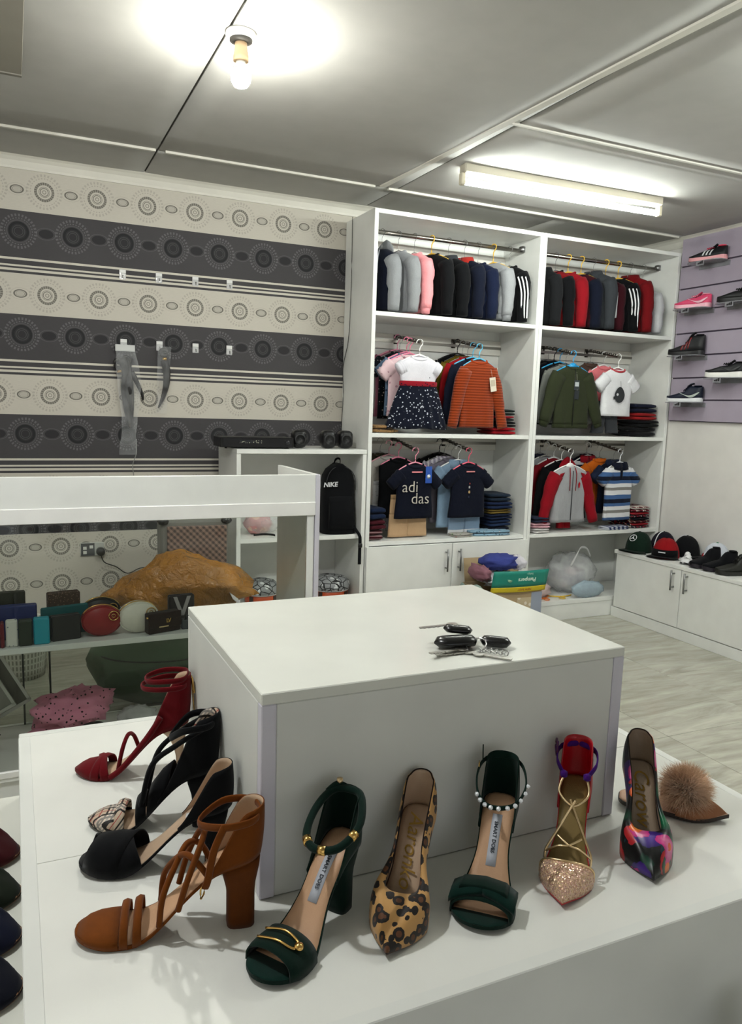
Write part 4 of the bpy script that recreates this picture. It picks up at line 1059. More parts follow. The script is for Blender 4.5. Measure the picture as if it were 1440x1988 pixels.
on_arm(3.66, Z1, 2, 'coral pink tee showing beside the white printed one', 't_shirt', '#f0f0ee', 'white hanger holding the coral pink tee', w=.24, l=.33, col=cloth('#d8767c'), sleeve='short', dx=-.01)
trousers('salmon pink trousers hanging behind the grey ones', (3.70, 4.20, 1.48), .19, .24, cloth('#c08484'), seed=5)
on_arm(3.66, Z1, 4, 'taupe brown top rearmost on the printed tee arm', 't_shirt', None, 'wire hanger rearmost on the printed tee arm', w=.26, l=.35, col=cloth('#6a5248'), sleeve='short', dx=-.03)
# compartment 1, bottom: lettered tee arm
navy_t = cloth('#0b0f1e', var=.1)
g = on_arm(2.165, Z2, 0, 'navy tee with pale lettering and a blue tag above beige shorts', 't_shirt', '#f29ab0', 'pink plastic hanger holding the lettered navy tee', w=.245, l=.325, hem=1.06, col=navy_t, sleeve='short', sr=.036, hang_kw=dict(bar=True))
lt = plain('#c4bdb2', .45)
text_mesh('lettering', 'adi', .095, lt, g, (-.045, -.0345, -.135), (R(90), 0, 0), .0008, bold=-.0008); text_mesh('lettering', 'das', .095, lt, g, (.025, -.0345, -.205), (R(90), 0, 0), .0008, bold=-.0008)
MB().box(-.035, .035, -.001, .001, -.004, .004).build('bar_slot', plain('#e88a92', .4), g, smooth=False, loc=(.0, -.031, -.045))
q = swing_tag(g, (.075, -.036, -.012), .042, .10, '#1f4fa8'); MB().lathe([(.001, -.0005), (.013, 0), (.001, .0005)], 10).build('tag_print', plain('#dfe6f2', .5), q, loc=(0, -.001, -.06), rot=(R(90), 0, 0))
trousers('beige shorts hanging under the lettered navy tee', (2.15, 4.106, .848), .235, .25, cloth('#c3a27e', var=.1), 'shorts', 'shorts', waist=cloth('#b8966f'), gap=.01, flare=1.06)
on_arm(2.165, Z2, 2, 'black sleeveless vest behind the lettered tee', 'vest', '#f08aa8', 'pink hanger holding the black vest', w=.26, l=.36, col=black, sleeve=None, dx=-.09)
on_arm(2.165, Z2, 3, 'cream white tee with its sleeve showing at the unit side', 't_shirt', '#f2b0c0', 'pale pink hanger holding the cream white tee', w=.27, l=.30, col=cloth('#b9b4ae'), sleeve='short', dx=-.16)
trousers('white leggings with small grey flowers hanging behind the beige shorts', (2.06, 4.25, .92), .16, .31, print_cloth('#c9c9cc', '#5d6470', 70., .2), 'leggings', 'leggings', seed=2)
on_arm(2.165, Z2, 4, 'olive patterned dress rearmost on the lettered tee arm', 'dress', None, 'wire hanger rearmost on the lettered tee arm', w=.27, l=.38, col=print_cloth('#4e4a3a', '#8a8268', 50., .25), sleeve='short', dx=-.22)
# small print tee arm
g = on_arm(2.535, Z2, 0, 'navy tee with a tiny foil print, pale blue shorts below', 't_shirt', '#ee5f78', 'coral pink hanger holding the foil print tee', w=.245, l=.33, hem=1.05, col=navy_t, sleeve='short', sr=.037, hang_kw=dict(bar=True))
for px_, pz_, r_, c in ((-.006, -.14, .008, '#d8d8d8'), (-.004, -.118, .005, '#a33a2a'), (-.006, -.17, .009, '#b89a6a'), (-.008, -.2, .006, '#1d2a44')): flat_poly('foil_print', [(px_+r_*math.cos(a)*(1 if k % 2 else .6), pz_+r_*math.sin(a)) for k, a in enumerate([2*PI*k/8 for k in range(8)])], metal(c, .35) if c[1] == 'd' else plain(c, .4), g, -.0335)
MB().box(-.03, .03, -.001, .001, -.004, .004).build('bar_slot', plain('#d98a8a', .4), g, smooth=False, loc=(.0, -.031, -.045))
trousers('pale blue denim shorts with white hem under the foil print tee', (2.55, 4.106, .80), .21, .205, stripe_cloth(((.2, '#d7d9dc'), (1., '#7d93ab')), .19, 2, .205), 'shorts', 'shorts', gap=.01)
on_arm(2.535, Z2, 1, 'light blue shirt just behind the foil print tee', 'shirt', '#f0f0ee', 'white hanger holding the light blue shirt', w=.28, l=.41, col=cloth('#7f98b0'), sleeve='short', dx=-.06, collar='polo', d=.04)
on_arm(2.535, Z2, 2, 'mauve grey top between the light blue shirt and striped blouse', 'blouse', None, 'wire hanger holding the mauve grey top', w=.28, l=.40, col=cloth('#6f6a76'), sleeve='short', dx=-.09)
on_arm(2.535, Z2, 3, 'white and lilac striped blouse behind the foil print tee', 'blouse', None, 'wire hanger holding the white and lilac striped blouse', w=.29, l=.36, col=stripe_cloth(((.5, '#cfcad2'), (1., '#9a93a4')), .03, 0), sleeve='short', dx=-.12)
on_arm(2.535, Z2, 4, 'black top rearmost on the foil print tee arm', 'blouse', '#1b1b1d', 'black hanger rearmost on the foil print tee arm', w=.30, l=.36, col=black, sleeve='short', dx=-.12)
# compartment 2, bottom: hoodie arm
redj = cloth('#860c1a'); gm = cloth('#9a9b9e', var=.1)
g = on_arm(3.315, Z2, 0, 'grey zipped hoodie with red raglan sleeves, hood and red drawstrings', 'hoodie', '#f4f4f2', 'large white plastic hanger holding the red and grey hoodie', w=.28, l=.37, d=.062, col=gm, scol=redj, ccol=redj, sleeve='long', sl=.33, sr=.046, sa=16, collar='hood', hemcol=None, zdrop=.10, hang_kw=dict(clip='#f1f1ef'))
MB().box(-.0022, .0022, -.002, .002, -.355, -.03).build('zip', plain('#3a3c40', .4), g, loc=(.004, -.0345, 0)); drawstrings(g, '#8e0f1d', -.042, .022, .14)
flat_poly('chest_emblem', [(.050, -.12), (.058, -.10), (.066, -.115), (.062, -.14), (.054, -.145)], cloth('#a01020'), g, -.0345)
for s in (-1, 1):
    rr = [[(s*(.135-.07*f), -.0335*(1-.15*(1-f))-.001, -.17+.13*f), (s*(.135-.005*f-.03*f), -.0330, -.20+.15*f)] for f in [i/6 for i in range(7)]]
    MB().grid(rr).build('raglan_panel', redj, g, solid=.002)
trousers('red trousers tip hanging under the grey and red hoodie', (3.325, 4.106, .82), .10, .215, cloth('#8c0e1a'), seed=9, gap=0)
on_arm(3.315, Z2, 1, 'black tracksuit top directly behind the red and grey hoodie', 'jacket', '#f0f0ee', 'white hanger holding the black tracksuit top', w=.29, l=.40, col=black, sleeve='long', sl=.34, dx=-.03)
on_arm(3.315, Z2, 2, 'dark red top behind the black tracksuit top', 'sweatshirt', '#f0f0ee', 'white hanger holding the dark red top', w=.28, l=.38, col=cloth('#7c1420'), sleeve='long', sl=.32, dx=-.06)
on_arm(3.315, Z2, 3, 'grey and white layered top near the back of the hoodie arm', 'sweatshirt', '#e8e8e6', 'off white hanger holding the grey layered top', w=.29, l=.38, col=cloth('#9c9ca0'), sleeve='long', sl=.34, dx=-.09)
on_arm(3.315, Z2, 4, 'slate blue shirt rearmost on the hoodie arm', 'shirt', None, 'wire hanger rearmost on the hoodie arm', w=.29, l=.38, col=cloth('#4a5068'), sleeve='short', dx=-.10)
# striped polo arm
sc = (('.14', '#c9c9cc'),)
polo = stripe_cloth(((.13, '#7e7c78'), (.30, '#d5d5d8'), (.44, '#3f5f8e'), (.62, '#0d1326'), (.80, '#3f5f8e'), (1., '#d5d5d8')), .155, 2, .02)
g = on_arm(3.735, Z2, 0, 'blue, white and grey striped polo with a navy hooded collar', 'polo_shirt', '#eef0f4', 'white hanger holding the striped polo', w=.235, l=.385, col=polo, sleeve='short', sr=.038, collar='polo', ccol=navy)
on_arm(3.735, Z2, 1, 'navy polo with orange trim behind the striped one', 'polo_shirt', None, 'wire hanger holding the navy polo with orange trim', w=.25, l=.36, col=navy, scol=cloth('#20283e'), sleeve='short', dx=.02, collar='polo', d=.04)
on_arm(3.735, Z2, 2, 'orange tee showing as a strip beside the striped polo', 't_shirt', None, 'wire hanger holding the orange tee', w=.25, l=.33, col=cloth('#d4691a'), sleeve='short', dx=-.12)
on_arm(3.735, Z2, 3, 'navy polo with a broad red collar between the hoodie and striped polo', 'polo_shirt', '#e4e4e2', 'pale hanger holding the red collared polo', w=.26, l=.36, col=stripe_cloth(((.6, '#10162c'), (.8, '#c9c9cc'), (1., '#10162c')), .12, 2), sleeve='short', dx=-.22, collar='polo', ccol=cloth('#8e1422'))
on_arm(3.735, Z2, 4, 'dark blue striped tee rearmost on the polo arm', 't_shirt', None, 'wire hanger rearmost on the polo arm', w=.27, l=.36, col=stripe_cloth(((.5, '#182242'), (1., '#0d1326')), .04, 2), sleeve='short', dx=-.14)

# ---------------------------------------------------------------- folded clothes
def folded(name, label, cat, loc, w, d, h, mat, rot=0, seed=0, group=None):
    """folded garment: a fold edge at the front, layers showing at the sides"""
    t = thing(name, label, cat, loc, R(rot), group)
    layers = 2
    for q in range(layers):
        hh = h/layers; rs = []
        for i in range(9):
            f = i/8*2-1; e = (1-abs(f)**5)**.5*.94+.06; x = f*w/2; ring = []
            for k in range(18):
                a = 2*PI*k/18; c_, s_ = math.cos(a), math.sin(a)
                y = d/2*math.copysign(abs(c_)**.45, c_)*(.96+.04*e); z = hh*.5+hh*.5*math.copysign(abs(s_)**.6, s_)*(.80+.2*e)
                ring.append((x+.004*nz((y*20, z*30, seed+q)), y*(1-.03*q)+.006*nz((x*12, z*20, seed+q)), max(.0005, q*hh+z+.004*nz((x*14, y*14, seed+q*3)))))
            rs.append(ring)
        MB().rings(rs).build('fold_layer', mat, t)
    return t
def stack(x, y, z, items, w=.19, d=.24):
    for i, (nm, lab, cat, mat, h) in enumerate(items):
        folded(nm, lab, cat, (x+rnd.uniform(-.010, .010), y+rnd.uniform(-.008, .008), z), w*(1+rnd.uniform(-.14, .03)), d, h, mat, rnd.uniform(-7, 7), i*3+int(x*50)); z += h+.0015
stack(2.80, 4.18, 1.2205, [('folded_sweater', 'folded red sweater at the base of the stack by the rust jumper', 'sweater', cloth('#93101c'), .045), ('folded_sweater', 'folded black sweater on the red one beside the rust jumper', 'sweater', black, .035),
  ('folded_sweater', 'folded dark sweater with red edge, second from top by the rust jumper', 'sweater', stripe_cloth(((.6, '#14181a'), (1., '#8a1420')), .04, 2), .035), ('folded_sweater', 'folded dark green sweater on top of the stack by the rust jumper', 'sweater', cloth('#161f1c'), .035)], .16)
folded('folded_garment', 'crumpled brown leopard patterned top under the floral dresses', 'top', (1.95, 4.16, 1.2205), .17, .22, .045, print_cloth('#8a6a44', '#1d130c', 70., .3), 5, 4)
stack(3.938, 4.17, 1.2205, [('folded_jeans', 'folded black trousers with white print at the base of the corner stack', 'trousers', print_cloth('#0a0b0e', '#8e9096', 60., .10), .065), ('folded_sweater', 'folded black sweater under the red one in the corner stack', 'sweater', black, .045),
  ('folded_sweater', 'folded red sweater inside the stack beside the white printed tee', 'sweater', cloth('#8e1a1c'), .05), ('folded_sweater', 'folded navy sweater on top of the stack beside the white printed tee', 'sweater', cloth('#12162a'), .06)], .19)
stack(2.80, 4.19, .5905, [('folded_jeans', 'folded dark jeans at the base of the stack by the foil print tee', 'jeans', cloth('#0c1220'), .045), ('folded_jeans', 'folded blue jeans second from the base by the foil print tee', 'jeans', cloth('#1c2c4a'), .045), ('folded_jeans', 'folded indigo jeans under the mustard trousers', 'jeans', cloth('#131d36'), .035), ('folded_jeans', 'folded mustard trousers in the middle of the jeans stack', 'trousers', cloth('#6e5a26'), .028),
  ('folded_jeans', 'folded dark blue jeans upon the mustard trousers', 'jeans', cloth('#152240'), .045), ('folded_jeans', 'folded faded navy jeans on top of the jeans stack', 'jeans', cloth('#1a2636', var=.4), .05)], .17)
folded('folded_garment', 'crumpled pale blue patterned clothes lying at the shelf front', 'clothes', (2.70, 4.07, .5905), .27, .11, .034, print_cloth('#7f9fb4', '#3c5a6a', 45., .25, '#c9b4a8'), -6, 11); folded('folded_garment', 'small flowered cloth lying beneath the pale blue shorts', 'clothes', (2.50, 4.06, .5905), .13, .09, .020, print_cloth('#a8a49c', '#5a7a4a', 45., .25, '#b06a6a'), 8, 13)
stack(1.915, 4.14, .5905, [('folded_garment', 'folded maroon striped top at the unit side on the lowest shelf', 'top', stripe_cloth(((.6, '#3a0c14'), (1., '#8a6a6c')), .02, 2), .06), ('folded_garment', 'folded dark red top in the pile behind the beige shorts', 'top', cloth('#40101a'), .06), ('folded_garment', 'folded navy blue top upon the maroon pile', 'top', cloth('#14203a'), .07)], .10, .2)
stack(3.085, 4.10, .5905, [('folded_garment', 'folded white knit at the base by the divider on the corner unit', 'top', cloth('#c9c6c4'), .032), ('folded_garment', 'folded pale pink knit on the white one beside the hoodie', 'top', cloth('#c99aa4'), .035), ('folded_garment', 'folded dark blue top on the pale pink knit', 'top', cloth('#20263a'), .035)], .13, .19)
tart = [plaid('#5a1420', '#d0c8c0', '#10131e'), plaid('#101426', '#8a2028', '#c9b9a8'), plaid('#4a1018', '#10101a', '#b8a890')]
stack(3.945, 4.16, .5905, [('folded_shirt', 'folded dark check shirt at the base of the plaid stack', 'shirt', tart[1], .035), ('folded_shirt', 'folded red check shirt second in the plaid stack', 'shirt', tart[2], .035), ('folded_shirt', 'folded navy check shirt third in the plaid stack', 'shirt', tart[1], .035), ('folded_shirt', 'folded red and white plaid shirt topmost beside the striped polo', 'shirt', tart[0], .04)], .18)
folded('folded_garment', 'folded navy and white striped top flat below the striped polo', 'top', (3.72, 4.06, .5905), .20, .10, .022, stripe_cloth(((.5, '#1b2a58'), (1., '#b9bcc6')), .04, 0), 4, 21)

# ================================================================ sneakers, caps, bags and the rest
def sneaker(name, label, loc, ang, L=.24, wid=.042, ht=.062, ankle=.0, col='#111316', sole='#e8e6e2', lace=None, stripe=None, group=None, sole_h=.022, tongue=True, knit=False):
    t = thing(name, label, 'shoe', loc, ang, group); m = cloth(col, 300.) if knit else leather(col, .5)
    def w(u): return wid*(.74+.26*sm(.25, .7, u))*(math.sqrt(max(0, 1-max(0, (u-.72)/.28)**2.4)) if u > .72 else 1)*(math.sqrt(max(.02, 1-max(0, 1-u/.12)**2)) if u < .12 else 1)
    def top(u): return sole_h+ (ht+ankle)*(1-sm(.22, .42+.1*(ankle > 0), u))+ (ht*.74)*sm(.22, .42, u)*(1-.56*sm(.45, .95, u))
    U = [.003+.994*(.5-.5*math.cos(PI*i/30)) for i in range(31)]; N = 16
    rs = [[(u*L, w(u)*1.10*sd, z+.006*sm(.8, 1, u)) for sd, z in ((1, .001), (1.02, sole_h*.5), (1, sole_h+.006*(1-sm(0, .5, u))), (-1, sole_h+.006*(1-sm(0, .5, u))), (-1.02, sole_h*.5), (-1, .001))] for u in U]
    MB().rings(rs).build('sole', plain(sole, .5), t, smooth=False)
    rs = []
    for u in U:
        h = top(u); a = w(u); ring = []
        for k in range(N):
            th = PI*k/(N-1); nrw = 1-.36*(1-sm(.3, .55, u))*math.sin(th)
            ring.append((u*L, a*math.copysign(abs(math.cos(th))**.6, math.cos(th))*nrw, sole_h-.002+(h-sole_h)*math.sin(th)**.62))
        rs.append(ring)
    MB().rings(rs).build('upper', m, t)
    a = wid*.50; zc = top(.16)+.0005
    MB().rings([[(.15*L+.105*L*math.cos(q), a*math.sin(q)*f, zc-d) for q in [2*PI*k/20 for k in range(20)]] for f, d in ((1, .002), (1.02, -.003), (.72, -.003), (.66, .001))]).build('collar', cloth(lace or col), t)
    if tongue:
        lm = cloth(lace or '#d8d8d8')
        rr = [[(u*L, y, top(u)+.006+.012*(1-f)-.5*y*y/a) for y in (-.016, -.008, 0, .008, .016)] for f, u in [(i/6, .27+.20*i/6) for i in range(7)]]
        MB().grid(rr).build('tongue', m, t, solid=.004)
        for i in range(4):
            u = .36+.05*i; MB().tube([(u*L, s*wid*.42, top(u)+.002) if s else (u*L+.004, 0, top(u)+.013) for s in (-1, 0, 1)], .0028, 6).build('lace', lm, t)
    if stripe:
        kind, sc = stripe; sm_ = plain(sc, .4)
        for s in (1, -1):
            if kind == 'bars':
                for j in range(3):
                    u0 = .40+.085*j; rr = []
                    for q in range(7):
                        th = R(6)+R(56)*q/6; uc = u0-.05*q/6; hh = top(uc)-sole_h
                        rr.append([(uc*L+dx, s*(w(uc)*abs(math.cos(th))**.6*(1-.36*(1-sm(.3, .55, uc))*math.sin(th))+.0016), sole_h-.002+hh*math.sin(th)**.62) for dx in (-.0048, .0048)])
                    MB().grid(rr).build('side_stripe', sm_, t, solid=.0012)
            else:
                pts = [(u*L, s*(w(u)*1.0+.0035-.010*f2), sole_h+zz) for u, zz, f2 in ((.06, .040, .5), (.14, .026, .1), (.24, .014, -.2), (.34, .014, -.1), (.46, .024, .0), (.58, .036, .6))]
                MB().tube(spline(pts, 20), [.002+.0062*math.sin(PI*min(1, (i/20)*1.35)**1.0)*(1 if i < 15 else .6) for i in range(len(spline(pts, 20)))], 8, flat=.35, up=(0, 0, 1)).build('side_swoosh', sm_, t)
    return t
def acrylic_shelf(label, y, z, wid=.26):
    t = thing('shoe_shelf', label, 'shelf', (4.062, y, z), 0)
    m = plastic_film('#9b9ba0', .72, .1)
    pts = []
    for k in range(28):
        a = 2*PI*k/28; pts.append((-.065+.062*math.copysign(abs(math.cos(a))**.55, math.cos(a)), wid/2*math.copysign(abs(math.sin(a))**.55, math.sin(a))))
    MB().rings([[(x, yy, zz+.10*x*0) for x, yy in pts] for zz in (-.005, 0)]).build('plate', m, t, smooth=False)
    MB().box(-.004, .002, -wid*.46, wid*.46, -.03, 0).build('back_lip', m, t, smooth=False)
    g = MB()
    for j in range(3): g.add([(-.1285, .012-.014*j+.004, -.022+.0), (-.1285, .002-.014*j+.004, -.022), (-.1285, .002-.014*j+.004, -.012+.005*j), (-.1285, .012-.014*j+.004, -.016+.005*j), (-.1265, .012-.014*j+.004, -.022), (-.1265, .002-.014*j+.004, -.022), (-.1265, .002-.014*j+.004, -.012+.005*j), (-.1265, .012-.014*j+.004, -.016+.005*j)], [(0,1,2,3),(7,6,5,4),(0,4,5,1),(1,5,6,2),(2,6,7,3),(3,7,4,0)])
    MB().box(-.1265, -.1245, -.03, .03, -.03, -.001).build('logo_plate', m, t, smooth=False)
    g.build('triangle_logo', plain('#1c1a1c', .5), t, smooth=False)
    return t
sa_ = math.atan2(.95, -.31)
for nm_, lab, y, z, k in (
    ('black and coral running shoe with three white side stripes, highest on the slat board', 'topmost clear shelf on the slat board under the coral laced shoe', 3.71, 2.335, dict(col='#101216', sole='#e6a3a8', lace='#e0455e', stripe=('bars', '#e4e4e6'))),
    ('bright pink running shoe on the second clear shelf of the slat board', 'clear shelf under the bright pink shoe', 3.80, 2.055, dict(col='#d8466e', sole='#f0b6c4', lace='#f2a0b4', stripe=('swoosh', '#f2b9c8'))),
    ('black low running shoe beside the bright pink one on the slat board', 'clear shelf under the black shoe beside the pink one', 3.46, 2.06, dict(col='#0d0e10', sole='#141416', lace='#1a1a1c')),
    ('black high top basketball shoe with a red accent on the slat board', 'clear shelf under the black high top', 3.82, 1.76, dict(col='#16171a', sole='#1b1b1d', lace='#222326', ankle=.035, ht=.07, stripe=('bars', '#7a1f22'))),
    ('black running shoe with a thick white sole on the slat board', 'clear shelf under the white soled black shoe', 3.50, 1.61, dict(col='#121316', sole='#e9e7e2', lace='#0e0e10', sole_h=.03, stripe=('swoosh', '#2a2b2e'))),
    ('navy skate shoe with pale swoosh side mark and white sole, lowest on the slat board', 'lowest clear shelf on the slat board under the navy shoe', 3.80, 1.46, dict(col='#10182c', sole='#dfe0e2', lace='#0e1424', ankle=.018, stripe=('swoosh', '#b9c2ba')))):
    acrylic_shelf(lab, y, z)
    d = Vector((math.cos(sa_), math.sin(sa_)))*.12
    sneaker('sneaker', nm_, (4.000-d.x, y-d.y, z+.0015), sa_, **k)
# on the low cabinet
sneaker('sneaker', 'black knitted sock sneaker with a maroon tinted sole on the low cabinet', (3.90, 3.195, .462), R(160), L=.21, col='#0b0c10', sole='#1a1420', ankle=.035, tongue=False, knit=True, lace='#0b0c10')
sneaker('sneaker', 'second black knitted sneaker of the pair, set further back by the wall', (3.905, 3.325, .462), R(172), L=.21, col='#0b0c10', sole='#1c1620', ankle=.035, tongue=False, knit=True, lace='#0b0c10')
sneaker('sneaker', 'black leather laced shoe nearest on the low cabinet', (3.90, 3.085, .462), R(158), L=.22, col='#14150f', sole='#1a1a16', lace='#0a0a0a', ankle=.02)
sneaker('baby_shoe', 'tiny white baby shoe with a black toe edge on the low cabinet', (3.83, 3.48, .462), R(200), L=.105, wid=.026, ht=.032, col='#e6e6e6', sole='#141416', sole_h=.008, lace='#f2f2f2')
sneaker('baby_shoe', 'tiny white baby shoe behind its pair beside the caps', (3.89, 3.545, .462), R(205), L=.105, wid=.026, ht=.032, col='#dcdcdd', sole='#c9c9cb', sole_h=.008, lace='#f2f2f2')
def cap(label, x, y, c, brim_c, ang, r=.085, h=.128, extra=None, panel=None, z=.4605):
    t = thing('baseball_cap', label, 'cap', (x, y, z), ang); m = cloth(c); bm_ = cloth(brim_c)
    prof = [(r*math.cos(a)**.8 if a < 1.5 else .004, h*math.sin(a)) for a in [PI/2*i/10 for i in range(11)]]
    o = MB().lathe([(r*1.0, 0)]+[(max(.003, p), q+.004) for p, q in prof], 32).build('crown', m, t)
    for k in range(6):
        a = 2*PI*k/6+.2; MB().tube([((max(.003, p)+.0006)*math.cos(a), (max(.003, p)+.0006)*math.sin(a), q+.004) for p, q in prof], .0011, 5).build('seam', m, t)
    MB().lathe([(.008, -.003), (.007, .003), (.001, .005)], 10, (0, 0, h+.004)).build('button', bm_, t)
    rows = []
    for i in range(17):
        a = R(-62)+R(124)*i/16; row = []
        for j in range(5):
            f = j/4; rr = r*.97+.055*f*math.cos(a*.95)**.6; row.append((rr*math.cos(a)*(1+.06*f), rr*math.sin(a), .010-.018*f*f*0-.020*abs(math.sin(a))**2*f+.006*f))
        rows.append(row)
    o = MB().grid(rows).build('brim', bm_, t, solid=.003)
    if panel: # white side stripe arc
        MB().tube([((max(.003, p)+.001)*math.cos(panel), (max(.003, p)+.001)*math.sin(panel), q+.004) for p, q in prof], .006, 6, flat=.4, up=(0, 0, 1)).build('crown_stripe', cloth('#e4e4e6'), t)
    if extra: extra(t, r, h)
    return t
def star_logo(t, r, h):
    wm = plain('#e6e6e8', .35); a0 = R(0); e = .80; c0 = Vector((r*math.cos(e)**.8+.004, 0, h*math.sin(e)+.004))
    root = bpy.data.objects.new('star_emblem', None)
    n = Vector((.80, 0, .60)).normalized(); q = n.to_track_quat('Z', 'Y').to_euler()
    m = MB().tube([(.024*math.cos(a), .024*math.sin(a), 0) for a in [2*PI*k/28 for k in range(28)]], .0022, 6, True)
    up = R(180)
    for k in range(3):
        a = PI/2+2*PI*k/3; d = Vector((math.cos(a), math.sin(a), 0)); s = Vector((-d.y, d.x, 0))
        m.add([tuple(d*.023+Vector((0,0,.001))), tuple(s*.0045+Vector((0,0,.002))), tuple(-s*.0045+Vector((0,0,.002))), (0, 0, .004), (0, 0, -.001)], [(0, 1, 3), (0, 3, 2), (0, 4, 1), (0, 2, 4), (1, 4, 2), (1, 2, 3)])
    m.build('star_emblem', wm, t, smooth=False, loc=c0, rot=q)
cap('dark green cap with a silver three-pointed star in a ring', 3.80, 3.892, '#10241a', '#0e1c14', R(190), extra=star_logo)
cap('navy cap with a white stripe tucked between the green and red caps', 3.977, 3.855, '#14101e', '#14101e', R(85), panel=R(100))
cap('red crowned cap with a long black brim and small white lettering', 3.828, 3.680, '#8a1016', '#0b0b0d', R(208), h=.120, extra=lambda t, r, h: (
    MB().rings([[((r+.002)*math.cos(a)*f, (r+.002)*math.sin(a)*f, z) for a in [R(-75)+R(150)*k/16 for k in range(17)]]+[((r-.01)*math.cos(a)*f, (r-.01)*math.sin(a)*f, z) for a in [R(75)-R(150)*k/16 for k in range(17)]] for z, f in ((.002, 1.01), (.03, 1.005), (.055, .965))]).build('front_panel', cloth('#0b0b0d'), t),
    MB().box(-.0008, .0008, -.022, .022, -.0035, .0035).build('front_lettering', plain('#cfcfd2', .5), t, smooth=False, loc=(r+.0035, 0, .040), rot=(0, R(-12), 0))))
cap('black cap with a white stripe behind the red crowned cap', 4.0, 3.672, '#0c0d10', '#0c0d10', R(-88), panel=R(-175))
cap('white cap with green back and a red patch, last of the caps by the wall', 4.0, 3.432, '#c9cdd6', '#1e6a4a', R(-88), r=.082, h=.122, extra=lambda t, r, h: MB().lathe([(.002, -.001), (.016, 0), (.002, .0015)], 10).build('red_patch', plain('#a01a22', .6), t, loc=(-.045, -.064, .045), rot=(R(65), R(-25), 0)))
# --- electronics and bags on the low cabinet
def recorder():
    t = thing('video_recorder', 'slim black video recorder lying on top of the low cabinet', 'recorder', (1.20, 4.14, 1.1255), R(-2))
    MB().box(-.205, .20, -.09, .09, .006, .060).build('case', plain('#0c0c0e', .3), t, smooth=False, bevel=.003)
    MB().box(-.19, .19, -.0935, -.09, .010, .055).build('fascia', plain('#16161a', .2), t, smooth=False)
    MB().box(-.10, .02, -.0945, -.0935, .030, .044).build('label_print', print_cloth('#2a2b2e', '#c9c9b0', 120., .3), t, smooth=False)
    MB().lathe([(.013, 0), (.012, .005), (.004, .006)], 16).build('dial', plain('#202024', .3), t, loc=(.165, -.0935, .033), rot=(R(90), 0, 0))
    for x in (-.17, .17):
        for y in (-.07, .07): MB().lathe([(.008, 0), (.007, .007)], 10, (x, y, 0)).build('foot', black_plastic, t)
recorder()
def speaker(label, x, w):
    t = thing('speaker', label, 'speaker', (x, 4.13, 1.1255), R(-6))
    MB().box(-w/2, w/2, -.045, .045, .002, .102).build('cabinet', plain('#0a0a0c', .35), t, bevel=.028, smooth=False).modifiers['b'].segments = 5
    MB().rings([[(.034*math.cos(a)*f, -.0455-d, .05+.034*math.sin(a)*f) for a in [2*PI*k/24 for k in range(24)]] for f, d in ((1, 0), (.95, .003), (.5, -.004), (.1, .001))]).build('cone', plain('#0f0f11', .5), t)
speaker('small black rounded speaker standing alone beside the video recorder', 1.455, .082)
speaker('black rounded speaker, first of the close pair by the tall unit', 1.63, .086); speaker('black rounded speaker touching the tall unit end of the pair', 1.735, .086)
def soft(name, mat, parent, c, r, seed=0, amp=.16, sc=3., flat=True, n=26, sq=1., fold=0, nm2=None):
    """rumpled soft lump standing on its base plane z=c.z"""
    rows = []; cx, cy, cz = c; rx, ry, rz = r
    for i in range(n//2+1):
        ph = PI*i/(n//2); row = []
        for k in range(n):
            a = 2*PI*k/n; d = Vector((math.sin(ph)*math.cos(a), math.sin(ph)*math.sin(a), math.cos(ph)))
            f = 1+amp*nz(d*sc, 1, seed)+amp*.5*nz(d*sc*2.6, 1, seed+2)+(fold*abs(math.sin(a*5+seed+3*nz(d*2, 1, seed))) if fold else 0)
            z = d.z*rz*f+(rz if flat else 0)
            if flat: z = max(z, .0) if d.z < 0 else z
            row.append((cx+d.x*rx*f, cy+d.y*ry*f, cz+max(0, z) if flat else cz+z))
        rows.append(row)
    return MB().grid(rows, close_u=True).build(name, mat, parent)
